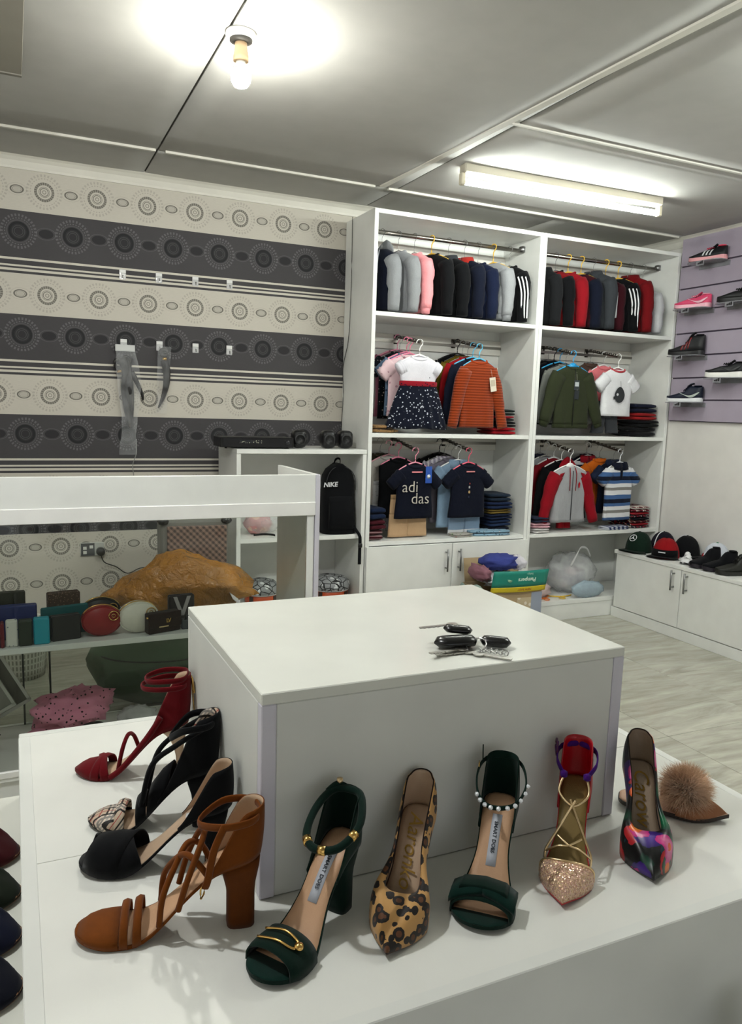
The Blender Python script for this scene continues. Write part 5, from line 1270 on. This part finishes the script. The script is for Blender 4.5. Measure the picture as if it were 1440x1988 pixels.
def backpack():
    t = thing('backpack', 'black backpack with a hanging strap on the low cabinet shelf', 'backpack', (1.69, 4.115, .6395), R(-3))
    m = cloth('#0a0b0e', 400.)
    rs = []
    for i in range(13):
        f = i/12; z = .40*f; a = .100*(1-.08*f)*(math.sqrt(max(.03, 1-max(0, (f-.72)/.28)**2.2)) if f > .72 else 1); b = .085*(1.05-.35*f)
        rs.append([(a*math.copysign(abs(math.cos(q))**.6, math.cos(q))+.004*nz((math.cos(q)*4, f*5, 1)), b*math.copysign(abs(math.sin(q))**.6, math.sin(q))+.005*nz((math.cos(q)*6, f*6, 4)), z+.001) for q in [2*PI*k/26 for k in range(26)]])
    MB().rings(rs).build('body', m, t)
    rs = []
    for i in range(7):
        f = i/6; rs.append([((.075-.004*f)*math.copysign(abs(math.cos(q))**.5, math.cos(q)), -.078+.018*f-.02*math.sin(PI*f)*1-.012*math.sin(q) if math.sin(q) > 0 else -.074+.018*f, .03+.19*f) for q in [2*PI*k/20 for k in range(20)]])
    MB().rings(rs).build('front_pocket', m, t)
    MB().tube(spline([(-.088, -.062, .27), (-.080, -.066, .33), (-.04, -.056, .378), (.04, -.055, .378), (.082, -.062, .33), (.09, -.06, .25)], 30), .0022, 6).build('zip', plain('#1c1c20', .3), t)
    MB().tube(spline([(-.02, .02, .39), (-.012, .0, .425), (.012, .0, .425), (.02, .02, .39)], 14), .006, 6, flat=.4).build('grab_handle', m, t)
    MB().tube(spline([(.075, -.04, .06), (.092, -.09, .02), (.100, -.120, -.004), (.100, -.130, -.03), (.099, -.132, -.10), (.100, -.13, -.17)], 30), .010, 6, flat=.25, up=(1, 0, 0)).build('shoulder_strap', m, t)
    MB().box(-.012, .012, -.005, .005, -.012, .012).build('strap_buckle', black_plastic, t, loc=(.100, -.134, -.06), bevel=.002)
    text_mesh('lettering', 'NIKE', .036, plain('#d9d9dc', .5), t, (-.068, -.0775, .285), (R(90), R(-4), R(-14)), .0008, shear=.2, bold=.001)
backpack()
def bundle():
    t = thing('wrapped_bundle', 'pink and skin coloured bundle in clear wrap on the low cabinet shelf', 'bundle', (1.235, 4.17, .6395))
    soft('cloth', print_cloth('#c78b8c', '#e2b7a4', 14., .35, '#b0566e'), t, (0, 0, .001), (.08, .075, .058), 3); soft('wrap', plastic_film('#e8e8ea', .30), t, (.02, 0, .0), (.105, .09, .066), 8, .15)
    MB().tube(spline([(-.05, -.09, .009), (0, -.105, .014), (.05, -.10, .009), (.06, -.13, .009)], 16), .006, 6, flat=.3).build('black_tie', cloth('#0e0e10'), t)
bundle()
def stool(label, x, y, r, z=.2445):
    t = thing('cushion_stool', label, 'stool', (x, y, z)); n = NT('black_white_net_fabric'); n.coord(); d = n.voro(26, 'DISTANCE_TO_EDGE'); v = n.voro(22)
    n.color(n.mix(d.lt(.06), n.mix(v.lt(.30), '#8a8c8e', '#d0d2d2'), '#0b0b0d')); n.set(.55, 0, .4)
    MB().lathe([(r*.92, 0), (r*.95, .01), (r*.95, .05), (r*.9, .055)], 28).build('base', plain('#b8481a', .35), t)
    for k in range(4): MB().box(-.012, .012, -.004, .004, .004, .05).build('leg_panel', plain('#2a1a12', .5), t, smooth=False, loc=(r*.955*math.cos(k*PI/2-.9), r*.955*math.sin(k*PI/2-.9), 0), rot=(0, 0, k*PI/2-.9+PI/2))
    MB().lathe([(r*.94, .055), (r*1.04, .062), (r*1.07, .082), (r*1.0, .105), (r*.8, .124), (r*.45, .135), (.003, .138)], 32).build('cushion', n.m, t)
    MB().lathe([(r*1.0, .055), (r*1.03, .058), (r*1.0, .063)], 28).build('rim', plain('#c8c9c8', .3), t)
stool('round stool with black and white netted cushion seen through the counter glass', 1.255, 4.16, .098); stool('round stool with black and white netted cushion and orange base below the backpack', 1.672, 4.15, .112)
# --- on the counter shelf
CSZ = .5352
def wallet(label, x, y, w, h, d, c, rot=0, tilt=0, z=CSZ, mat=None, strip=None, nm='wallet', knob=False):
    t = thing(nm, label, nm.replace('_', ' '), (x, y, z), (R(tilt), 0, R(rot))); m = mat or leather(c, .4)
    MB().box(-w/2, w/2, -d/2, -.0015, 0, h).build('front_cover', m, t, smooth=False, bevel=.004); MB().box(-w/2, w/2, .0015, d/2, 0, h).build('back_cover', m, t, smooth=False, bevel=.004)
    MB().box(-w/2+.003, w/2-.003, -.002, .002, .003, h-.003).build('zip_edge', gold if knob else plain('#1b1b1b', .5), t, smooth=False)
    if strip: MB().box(-w/2+.01, w/2-.01, -d/2-.0015, -d/2+.001, h*.12, h*.18).build('trim_bar', gold_pale, t, smooth=False)
    return t
wallet('midnight blue wallet at the far end of the counter shelf front row', -.085, 2.765, .055, .085, .03, '#0d1530'); wallet('slim dark red wallet between the blue and polka dot ones', -.055, 2.765, .012, .085, .04, '#6a1020')
wallet('white polka dot wallet on the counter shelf', -.026, 2.765, .036, .09, .03, '', mat=print_cloth('#cfd0c8', '#7a7f86', 70., .18)); wallet('dark olive wallet beside the cyan one on the counter shelf', .016, 2.765, .044, .088, .034, '#1c2a1e')
wallet('bright cyan wallet standing on the counter shelf', .0655, 2.768, .050, .09, .036, '#0f93a6'); wallet('black wallet with brass zip between the cyan wallet and red bag', .142, 2.79, .098, .088, .034, '#121316', 10, knob=True)
wallet('royal blue long wallet lying high behind the front row', -.03, 2.855, .17, .118, .036, '#1a2a66', 0); wallet('dark olive long wallet rearmost above the royal blue one', -.06, 2.925, .16, .150, .034, '#26281a', 0)
wallet('brown woven textured wallet behind the black one', .145, 2.925, .11, .138, .036, '', 8, mat=print_cloth('#4a3a30', '#7a6252', 140., .3)); wallet('thin teal pouch standing diagonally behind the black wallet', .145, 2.852, .16, .104, .018, '#0f5a5e', 12)
def round_bag(label, x, y, c, r=.070, d=.05, rot=0, z=CSZ, ring=True):
    t = thing('round_handbag', label, 'handbag', (x, y, z+.003), R(rot)); m = leather(c, .4); pr = []
    for i in range(9):
        f = i/8; k = f*PI; pr.append((r*(1-.14*(1-math.sin(k))**1.4), (f-.5)*d))
    MB().rings([[(p*math.cos(a)*1.1, y_, r*.86+p*math.sin(a)*.86) for a in [2*PI*k/30 for k in range(30)]] for p, y_ in pr]).build('body', m, t)
    for s in (-1, 1): MB().tube([(r*.98*1.1*math.cos(a), s*d*.30, r*.86+r*.98*.86*math.sin(a)) for a in [2*PI*k/36 for k in range(36)]], .0018, 6, True).build('piping', m, t)
    MB().tube([(r*1.1*math.cos(a), 0, r*.86+r*.86*math.sin(a)+.001) for a in [R(25)+R(130)*k/20 for k in range(21)]], .0022, 6).build('zip', gold if ring else plain('#8d8d88', .4), t)
    if ring: MB().tube([(.016*math.cos(a)+r*.62, -d*.5-.003, r*.86+.016*math.sin(a)+.018) for a in [2*PI*k/20 for k in range(20)]], .002, 6, True).build('ring_clasp', gold, t); MB().tube([(.006*math.cos(a)+r*.62, -d*.5-.003, r*.86+.006*math.sin(a)+.018) for a in [2*PI*k/14 for k in range(14)]], .0015, 6, True).build('clasp_knob', gold, t)
    return t
round_bag('red round handbag with a gold ring clasp on the counter shelf', .262, 2.80, '#8c1218', .062, .05); round_bag('cream white round handbag on the counter shelf', .388, 2.80, '#dedccf', .064, .05, 4); round_bag('black round handbag tilted up behind the red one', .270, 2.90, '#0f0f12', .064, .04, 0, CSZ+.0)
def clutch():
    mono = print_cloth('#241612', '#4a3526', 90., .16)
    t = thing('clutch_bag', 'dark brown monogrammed clutch with gold letters on its flap', 'clutch bag', (.470, 2.775, CSZ), R(16))
    MB().box(-.062, .062, -.018, .018, .001, .075).build('body', mono, t, smooth=False, bevel=.004); MB().box(-.063, .063, -.0215, -.018, .020, .076).build('flap', mono, t, smooth=False, bevel=.002)
    text_mesh('gold_letters', 'LV', .020, gold, t, (.012, -.0225, .045), (R(90), 0, 0), .0008, bold=.0006, space=.6)
    MB().box(-.024, .012, -.0225, -.0215, .023, .027).build('trim_bar', gold_pale, t, smooth=False); MB().lathe([(.006, -.003), (.006, .003)], 12).build('side_ring', gold, t, loc=(-.062, -.012, .062))
clutch()
t = wallet('black flat purse with a white V stripe behind the brown clutch', .552, 2.86, .095, .112, .03, '#1c1518', 4)
for s in (-1, 1): MB().rings([[(s*.026-.007, y, .108), (s*.026+.007, y, .108), (.0+.007, y, .035), (.0-.007, y, .035)] for y in (-.0175, -.015)]).build('v_stripe', plain('#a9a4a4', .5), t, smooth=False)
t = thing('perfume_bottle', 'small dark grey bottle beside the brown clutch on the counter shelf', 'bottle', (.558, 2.79, CSZ)); MB().box(-.02, .02, -.014, .014, 0, .036).build('body', plain('#3a4046', .2), t, smooth=False, bevel=.003); MB().lathe([(.008, .036), (.008, .052), (.002, .053)], 12).build('lid', black_plastic, t)
# --- inside and behind the counter
def basket():
    t = thing('waste_basket', 'white ribbed plastic basket on the floor behind the counter', 'basket', (.0, 4.05, 0)); n = NT('ribbed_white_plastic'); x, y, z = n.coord()
    a = y.atan2(x); rib = ((a*42.).sin()).gt(.1)*((z*210.).sin()).gt(-.6); n.color(n.mix(rib*.75, '#d2d2c8', '#6d6d62')); n.set(.4)
    R0 = lambda f: .105+.03*f
    rs = [[((R0(f)+.0012*(1 if k % 2 else -1))*math.cos(2*PI*k/72), (R0(f)+.0012*(1 if k % 2 else -1))*math.sin(2*PI*k/72), .27*f+.001) for k in range(72)] for f in [i/6 for i in range(7)]]
    MB().rings(rs, caps=False).grid([[(.1*j*math.cos(2*PI*k/24), .1*j*math.sin(2*PI*k/24), .003) for k in range(24)] for j in (.05, 1)], True).build('body', n.m, t, solid=.003, off=-1)
    MB().tube([(.137*math.cos(2*PI*k/40), .137*math.sin(2*PI*k/40), .272) for k in range(40)], .006, 8, True).build('rim', plain('#dcdcd2', .4), t)
basket()
def suitcase():
    t = thing('suitcase', 'grey trimmed suitcase with a brown check front behind the counter', 'suitcase', (.83, 3.98, 0), R(-4)); n = NT('suitcase_check'); x, y, z = n.coord()
    u = ((x+z)/.032).mod(1.); v = ((x-z)/.032).mod(1.); n.color(n.mix(u.lt(.5)*.6+v.lt(.5)*.35, '#8a7064', '#3a2f2c')); n.set(.5)
    gm_ = plain('#6f6e68', .45); W_, D_, H0, H1 = .34, .22, .06, .78
    MB().box(-W_/2, W_/2, -D_/2+.012, D_/2, H0, H1).build('shell', gm_, t, smooth=False, bevel=.02).modifiers['b'].segments = 3
    MB().box(-W_/2+.03, W_/2-.012, -D_/2, -D_/2+.014, H0+.03, H1-.035).build('front_panel', n.m, t, smooth=False, bevel=.012).modifiers['b'].segments = 3
    for x_ in (-W_/2+.012, W_/2-.012): MB().lathe([(.004, -.02), (.024, -.014), (.030, 0), (.024, .014), (.004, .02)], 14).build('corner_cap', plain('#1a1a1a', .2), t, loc=(x_, -D_/2+.02, H1-.012))
    MB().tube(spline([(-.07, 0, H1), (-.06, 0, H1+.03), (.06, 0, H1+.03), (.07, 0, H1)], 16), .008, 8).build('handle', black_plastic, t); MB().tube([(-.12, -.02, H1+.002), (.12, -.02, H1+.002)], .010, 8).build('carry_bar', plain('#3a3833', .4), t)
    for x_ in (-W_/2+.04, W_/2-.04):
        for y_ in (-D_/2+.05, D_/2-.03): MB().lathe([(.03, -.012), (.03, .012)], 16).build('wheel', black_plastic, t, loc=(x_, y_, .03), rot=(R(90), 0, 0))
suitcase()
t = thing('bean_bag', 'big dark green soft bag on the floor behind the counter', 'bag', (.60, 3.50, 0)); soft('body', leather('#405a3d', .5), t, (0, 0, .001), (.34, .25, .20), 2, .10); MB().tube([(.30*math.cos(a), -.02+.235*math.sin(a), .26) for a in [R(190)+R(150)*k/14 for k in range(15)]], .004, 6).build('seam', leather('#16220f', .5), t)
def yellow_bag():
    t = thing('plastic_bag', 'crumpled orange yellow plastic bag with a white label above the green bag', 'bag', (.69, 3.50, .415)); n = NT('orange_plastic'); n.coord(); v = n.noise(9, 4); n.color(n.mix(v, '#7a540e', '#c8862e')); n.set(.22, 0, .6); n.bump(n.noise(26, 5, dist=.8), 1., .02)
    rows = []
    for i in range(15):
        ph = PI*i/14; row = []
        for k in range(44):
            a = 2*PI*k/44; d = Vector((math.sin(ph)*math.cos(a), math.sin(ph)*math.sin(a), math.cos(ph))); f = 1+.28*nz(d*2.4, 1, 5)+.10*abs(nz(d*7, 1, 6))
            z = d.z*.145*f*(1.15-.8*max(0, d.x)**1.2-.75*max(0, -d.x-.1))+.10; row.append((d.x*.33*f, d.y*.19*f, max(.0, z)))
        rows.append(row)
    MB().grid(rows, close_u=True).build('bag', n.m, t)
    MB().box(-.035, .035, -.001, .001, -.05, .05).build('label', plain('#d8d8dc', .5), t, smooth=False, loc=(.195, -.142, .085), rot=(R(-55), R(38), R(30)))
yellow_bag()
t = thing('polka_dot_bundle', 'pink fabric bundle with dark polka dots in the counter base', 'fabric', (.15, 2.95, .1052), R(10)); pm = print_cloth('#d98aa4', '#2a1820', 55., .22); soft('upper_fold', pm, t, (.02, 0, .045), (.14, .09, .070), 4, .40, 2.6, fold=.03); soft('lower_fold', pm, t, (-.03, -.03, 0), (.13, .075, .038), 7, .2); MB().tube(spline([(.0, -.105, .03), (.03, -.11, .075), (.09, -.10, .07), (.11, -.09, .03)], 18), .012, 6, flat=.25).build('black_strap', cloth('#0f1010'), t)
t = thing('plastic_wrap', 'crumpled clear plastic wrap beside the polka dot fabric', 'plastic wrap', (.40, 2.95, .1052)); soft('film', plastic_film('#d8dadb', .5), t, (0, 0, 0), (.075, .07, .045), 9, .3, 4)
t = thing('dark_blue_bag', 'dark blue cloth bag in the counter base below the frames', 'bag', (-.24, 2.86, .1052)); soft('body', cloth('#101f33'), t, (0, 0, 0), (.15, .10, .085), 12, .2); MB().tube(spline([(.02, -.09, .10), (.09, -.10, .08), (.14, -.09, .085)], 12), .012, 6, flat=.4).build('strap', cloth('#0c140f'), t)
for i, (lab, y, x, c1) in enumerate((('grey backed picture frame leaning in the counter base', 2.965, -.06, '#5b5a52'), ('white edged picture frame leaning in front of the grey one', 2.935, -.11, '#8f8f88'))):
    t = thing('picture_frame', lab, 'picture frame', (x, y, .225), (R(-6), R(-28), 0)); MB().box(-.09, .09, -.004, .004, 0, .25).build('backing', plain(c1, .5), t, smooth=False)
    for d in ((-.098, -.088, 0, .25), (.088, .098, 0, .25)): MB().box(d[0], d[1], -.007, .007, d[2], d[3]).build('frame_side', plain('#c9cac4', .4), t, smooth=False)
    for z in (-.005, .245): MB().box(-.098, .098, -.007, .007, z, z+.012).build('frame_side', plain('#c9cac4', .4), t, smooth=False)
# --- wall fittings
def wall_hook(label, x, z):
    t = thing('adhesive_hook', label, 'hook', (x, WB-.0015, z)); m = plastic_film('#f2f2f2', .55, .1)
    MB().box(-.017, .017, -.003, .001, -.030, .022).build('plate', m, t, smooth=False, bevel=.003); MB().box(-.016, .016, -.0045, -.003, .004, .02).build('sticker', plain('#e2e2e0', .4), t, smooth=False)
    MB().tube([(0, -.003, -.008), (0, -.014, -.024), (0, -.022, -.020), (0, -.023, -.010)], .0022, 6).build('prong', chrome, t)
for i, x in enumerate((.554, .742, .938, 1.129)):
    wall_hook(('clear adhesive hook in the upper row on the wallpaper, farthest from the shelf units', 'second clear hook of the upper row on the wallpaper', 'third clear hook of the upper row on the wallpaper', 'upper row clear hook nearest the shelf units')[i], x, 2.025)
    wall_hook(('clear adhesive hook carrying the large hair packet', 'clear adhesive hook carrying the small hair packet', 'empty clear hook of the lower row beside the small hair packet', 'lower row clear hook nearest the shelf units')[i], x, 1.665)
hairm = NT('black_hair'); _x, _y, _z = hairm.coord(); _s = hairm.noise(1, 4, vec=hairm.comb(_x*420., _y*420., _z*22.)); hairm.color(hairm.mix(_s, '#050505', '#2b2724')); hairm.set(.35, 0, .5); hairm.bump(_s, .6, .003)
def hair_packet(label, x, ztop, big):
    t = thing('hair_extension_packet', label, 'hair packet', (x, WB-.028, ztop))
    film = plastic_film('#e2e4e6', .19, .1)
    if big:
        MB().box(-.050, .050, -.004, .004, -.034, .0).build('header_card', plain('#c9cac8', .4), t, smooth=False)
        pts = [(0, 0, -.05), (.01, -.004, -.12), (.0, -.004, -.22), (.02, 0, -.32), (.03, 0, -.42)]
        for dx, r0, s in ((-.015, .024, 0), (.018, .026, 3)):
            P = spline([(p[0]*.8+dx*(1 if j < 2 else .6)+.008*math.sin(j*2+s), p[1], p[2]-.02) for j, p in enumerate(pts)], 24); MB().tube(P, [r0*(.8+.3*math.sin(3*i/24*PI+s))*(1-.55*(i/24)**2) for i in range(len(P))], 14, flat=.6, up=(1, 0, 0)).build('hair_hank', hairm.m, t)
        P = spline([(.03, 0, -.14), (.06, -.004, -.20), (.085, -.002, -.26), (.09, 0, -.29)], 16); MB().tube(P, [.016*(1-.8*(i/16)) for i in range(len(P))], 12, flat=.6, up=(1, 0, 0)).build('hair_hank', hairm.m, t)
        for dx, z in ((-.035, -.10), (.005, -.085)):
            MB().tube([(dx+.020*math.cos(a), 0, z+.022*math.sin(a)) for a in [2*PI*k/18 for k in range(18)]], .009, 10, True, flat=.7).build('hair_loop', hairm.m, t); MB().tube([(dx+.004, 0, z-.034), (dx+.006, 0, z-.048)], .014, 10).build('gold_band', gold, t)
        rows = []
        for i in range(25):
            f = i/24; w = .050+.012*math.sin(f*6)+.008*nz((f*6, 0, 1)); cx = .012*math.sin(f*4)+.014*f; rows.append([(cx+w*(j/6*2-1), -.020+.012*nz((j*.7, f*9, 2)), -.03-.555*f) for j in range(7)])
        MB().grid(rows).build('plastic_sleeve', film, t)
        MB().tube(spline([(.05, -.006, -.50), (.048, -.008, -.58), (.03, -.006, -.64), (.035, -.004, -.70)], 16), .0022, 6).build('tail_cord', plain('#8d8d88', .4), t)
    else:
        P = spline([(.0, 0, -.06), (.012, -.003, -.12), (.010, -.003, -.19), (-.008, -.002, -.26), (-.034, 0, -.32)], 24); MB().tube(P, [.021*(1-.85*(i/24)**2.2) for i in range(len(P))], 14, flat=.6, up=(1, 0, 0)).build('hair_hank', hairm.m, t)
        MB().tube([(.018*math.cos(a), 0, -.02+.016*math.sin(a)) for a in [2*PI*k/18 for k in range(18)]], .012, 10, True, flat=.7).build('hair_loop', hairm.m, t); MB().tube([(.0, 0, -.046), (.003, 0, -.062)], .014, 12).build('gold_band', gold, t)
        rows = [[(.036*(j/5*2-1)*(1-.2*f)-.02*f, -.018+.010*nz((j*.8, f*7, 5)), .012-.36*f) for j in range(6)] for f in [i/16 for i in range(17)]]
        MB().grid(rows).build('plastic_sleeve', plastic_film('#e2e4e6', .13, .1), t)
hair_packet('long clear packet of black hair extensions with white header on the wallpaper', .558, 1.655, True); hair_packet('short packet with one curved black hair hank and gold band', .762, 1.645, False)
def socket():
    t = thing('wall_socket', 'double wall socket with a black plug seen through the counter glass', 'socket', (.372, WB, .551)); MB().box(-.062, .062, -.008, .002, -.038, .038).build('face_plate', plain('#b9bab4', .35), t, smooth=False, bevel=.003)
    MB().box(-.058, .012, -.0095, -.008, -.034, .034).build('dark_field', plain('#4d4f50', .4), t, smooth=False)
    for x, z in ((-.038, .008), (-.038, -.016), (-.005, .014)): MB().box(x-.009, x+.009, -.013, -.009, z-.008, z+.008).build('switch', plain('#d6d6d0', .4), t, smooth=False)
    MB().lathe([(.024, 0), (.022, .03), (.010, .036)], 14).build('plug', black_plastic, t, loc=(.042, -.008, -.012), rot=(R(90), 0, 0))
    MB().tube(spline([(.042, -.038, -.03), (.06, -.04, -.07), (.12, -.03, -.10), (.18, -.03, -.14), (.25, -.03, -.115), (.34, -.04, -.11)], 32), .0028, 6).build('cord', black_plastic, t)
socket()
# --- around the open base of the corner unit
def nappy_box():
    t = thing('cardboard_box', 'open carton with teal and yellow band full of clothes on the floor', 'box', (2.62, 3.74, 0), R(-3)); card = plain('#a08a68', .8); x0, x1, y0, y1, h = -.20, .165, -.15, .15, .34
    teal, yel = plain('#0d8272', .5), plain('#c9b318', .5)
    for d in ((x0, x1, y0, y0+.005), (x0, x1, y1-.005, y1)): MB().box(*d, 0, h).build('side_panel', card, t, smooth=False)
    for d in ((x0, x0+.005), (x1-.005, x1)): MB().box(*d, y0+.005, y1-.005, 0, h).build('side_panel', card, t, smooth=False)
    MB().box(x0+.005, x1-.005, y0+.005, y1-.005, .001, .006).build('bottom_panel', card, t, smooth=False)
    # front flap standing up, bowed outwards
    def flap(z0, z1, mat, nm, off=0):
        rows = []
        for i in range(13):
            f = i/12; x = x0+.02+(x1-x0)*f; b = -.02*math.sin(PI*f)-off; rows.append([(x, y0+b-.03*((z-.34)/.13), z) for z in [z0+(z1-z0)*j/4 for j in range(5)]])
        return MB().grid(rows).build(nm, mat, t, solid=.003)
    flap(.372, .470, teal, 'teal_band'); flap(.340, .372, yel, 'yellow_band')
    text_mesh('lettering', 'Pampers', .034, plain('#d6e6d8', .5), t, (.035, y0-.0385, .415), (R(90-13), R(180), 0), .0006, bold=.0008); text_mesh('lettering', 'baby-dry', .020, plain('#b8d8c8', .5), t, (.035, y0-.046, .450), (R(90-13), R(180), 0), .0004)
    MB().lathe([(.002, -.001), (.017, 0), (.002, .001)], 12).build('round_emblem', plain('#9fd0b0', .5), t, loc=(-.075, y0-.034, .420), rot=(R(77), 0, 0))
    text_mesh('lettering', 'NEW BABY', .018, plain('#a04a18', .5), t, (.03, y0-.0250, .355), (R(90-13), R(180), 0), .0004)
    MB().grid([[(x0-.005-.02*math.sin(j), y0+.02+.26*i/6, .30+.05*j/3+.02*math.sin(i)) for j in range(4)] for i in range(7)]).build('side_flap', plain('#8fa39a', .6), t, solid=.003)
    MB().grid([[(x0+.02+.38*i/6, y1+.01*j, .33+.05*j) for j in range(4)] for i in range(7)]).build('back_flap', card, t, solid=.003)
    MB().box(x0+.20, x0+.34, y0-.0015, y0, .06, .30).build('side_print', print_cloth('#b9a88a', '#d8cfc0', 30., .3), t, smooth=False); MB().box(x1-.07, x1+.002, y0-.002, y0-.0005, 0, h-.01).build('grey_corner', plain('#8f96a6', .5), t, smooth=False); MB().box(x0+.02, x0+.09, y0-.002, y0-.0005, .20, .31).build('yellow_tab', yel, t, smooth=False)
nappy_box()
for lab, c, p, r, s in (('violet blue cloth on top of the open carton', '#3a4386', (2.60, 3.77, .43), (.12, .085, .048), 3), ('white cloth spilling over the end of the open carton', '#cfcbd2', (2.715, 3.76, .43), (.045, .07, .040), 5), ('white cloth under the violet one in the carton', '#c9c8cc', (2.615, 3.745, .345), (.155, .11, .038), 8), ('dusty pink and dark clothes at the near end of the carton', '#8a5f6a', (2.455, 3.75, .38), (.045, .09, .045), 11)):
    t = thing('cloth_piece', lab, 'cloth', p); soft('cloth_fold', cloth(c), t, (0, 0, 0), r, s, .34, 4., fold=.07)
def bin_bag():
    t = thing('plastic_bag', 'big see-through plastic bag of clothes in the open base of the corner unit', 'bag', (3.50, 4.215, .1355)); soft('contents', print_cloth('#b9b9be', '#d6c6c8', 9., .4, '#6a4a60'), t, (.0, 0, .0), (.13, .09, .09), 4, .2); soft('film', plastic_film('#eef0f1', .40, .15), t, (0, 0, 0), (.185, .13, .135), 6, .2, 3, fold=.06)
    MB().tube(spline([(-.08, -.10, .20), (-.05, -.12, .28), (0, -.10, .325), (.07, -.08, .31), (.12, -.06, .25)], 20), .008, 6, flat=.3).build('handle_fold', plastic_film('#f0f0f0', .6), t)
bin_bag()
t = thing('plastic_bag', 'pale blue plastic bag in front of the see-through one', 'bag', (3.50, 4.02, .1355)); soft('film', plastic_film('#a9bcc8', .8, .25), t, (0, 0, 0), (.13, .028, .055), 14, .2, 4, fold=.05)
t = thing('plastic_bag', 'thin pinkish white plastic bag beside the carton', 'bag', (3.15, 4.12, .1355)); soft('film', plastic_film('#d8c0be', .8, .3), t, (0, 0, 0), (.10, .07, .055), 17, .25, 4, fold=.06)
for lab, c, x, y, a in (('orange plastic hanger lying on the unit base', '#d8701c', 3.17, 4.025, 8), ('yellow plastic hanger lying on the unit base', '#d9b02a', 3.30, 4.03, -14), ('red plastic hanger lying on the base nearest the carton', '#d02a2a', 3.03, 4.03, 30)):
    t = hanger(lab, (x, y, .1425), (R(90), 0, R(a)), c, False, .22, .05, drop=.03)
# shoe on a low front step, only its top reaching into the view
t = thing('front_step', 'low white step standing before the broad platform', 'display stand', (.75, .50, 0)); bx('top_board', white_lam, t, -.6, .6, -.2, .208, .34, .36); bx('front_panel', white_lam, t, -.6, .6, -.2, -.182, 0, .34); bx('side_panel', white_lam, t, -.6, -.582, -.18, .2, 0, .34); bx('side_panel', white_lam, t, .582, .6, -.18, .2, 0, .34)
def corner_shoe():
    b = leather('#0c0b0a', .35); la = Last(h=.085, wb=.036, toe='round'); t = shoe('high_heel_sandal', 'black sandal on the low front step at the frame corner', (.99, .47), (.935, .665), .36, la)
    sole_parts(la, t, b, leather('#4a2c1c', .5)); block_heel(la, t, b); counter_shell(la, t, b, leather('#3a2216', .5), .34, .075); strap(la, t, b, .78, .77, .03, .03, name='toe_band')
    z = la.z(.1)+.065; cord('ankle_strap', [(0, 0, z), (.012, .03, z), (.05, .034, z), (.08, 0, z), (.05, -.034, z), (.012, -.03, z)], .005, b, t, True)
corner_shoe()
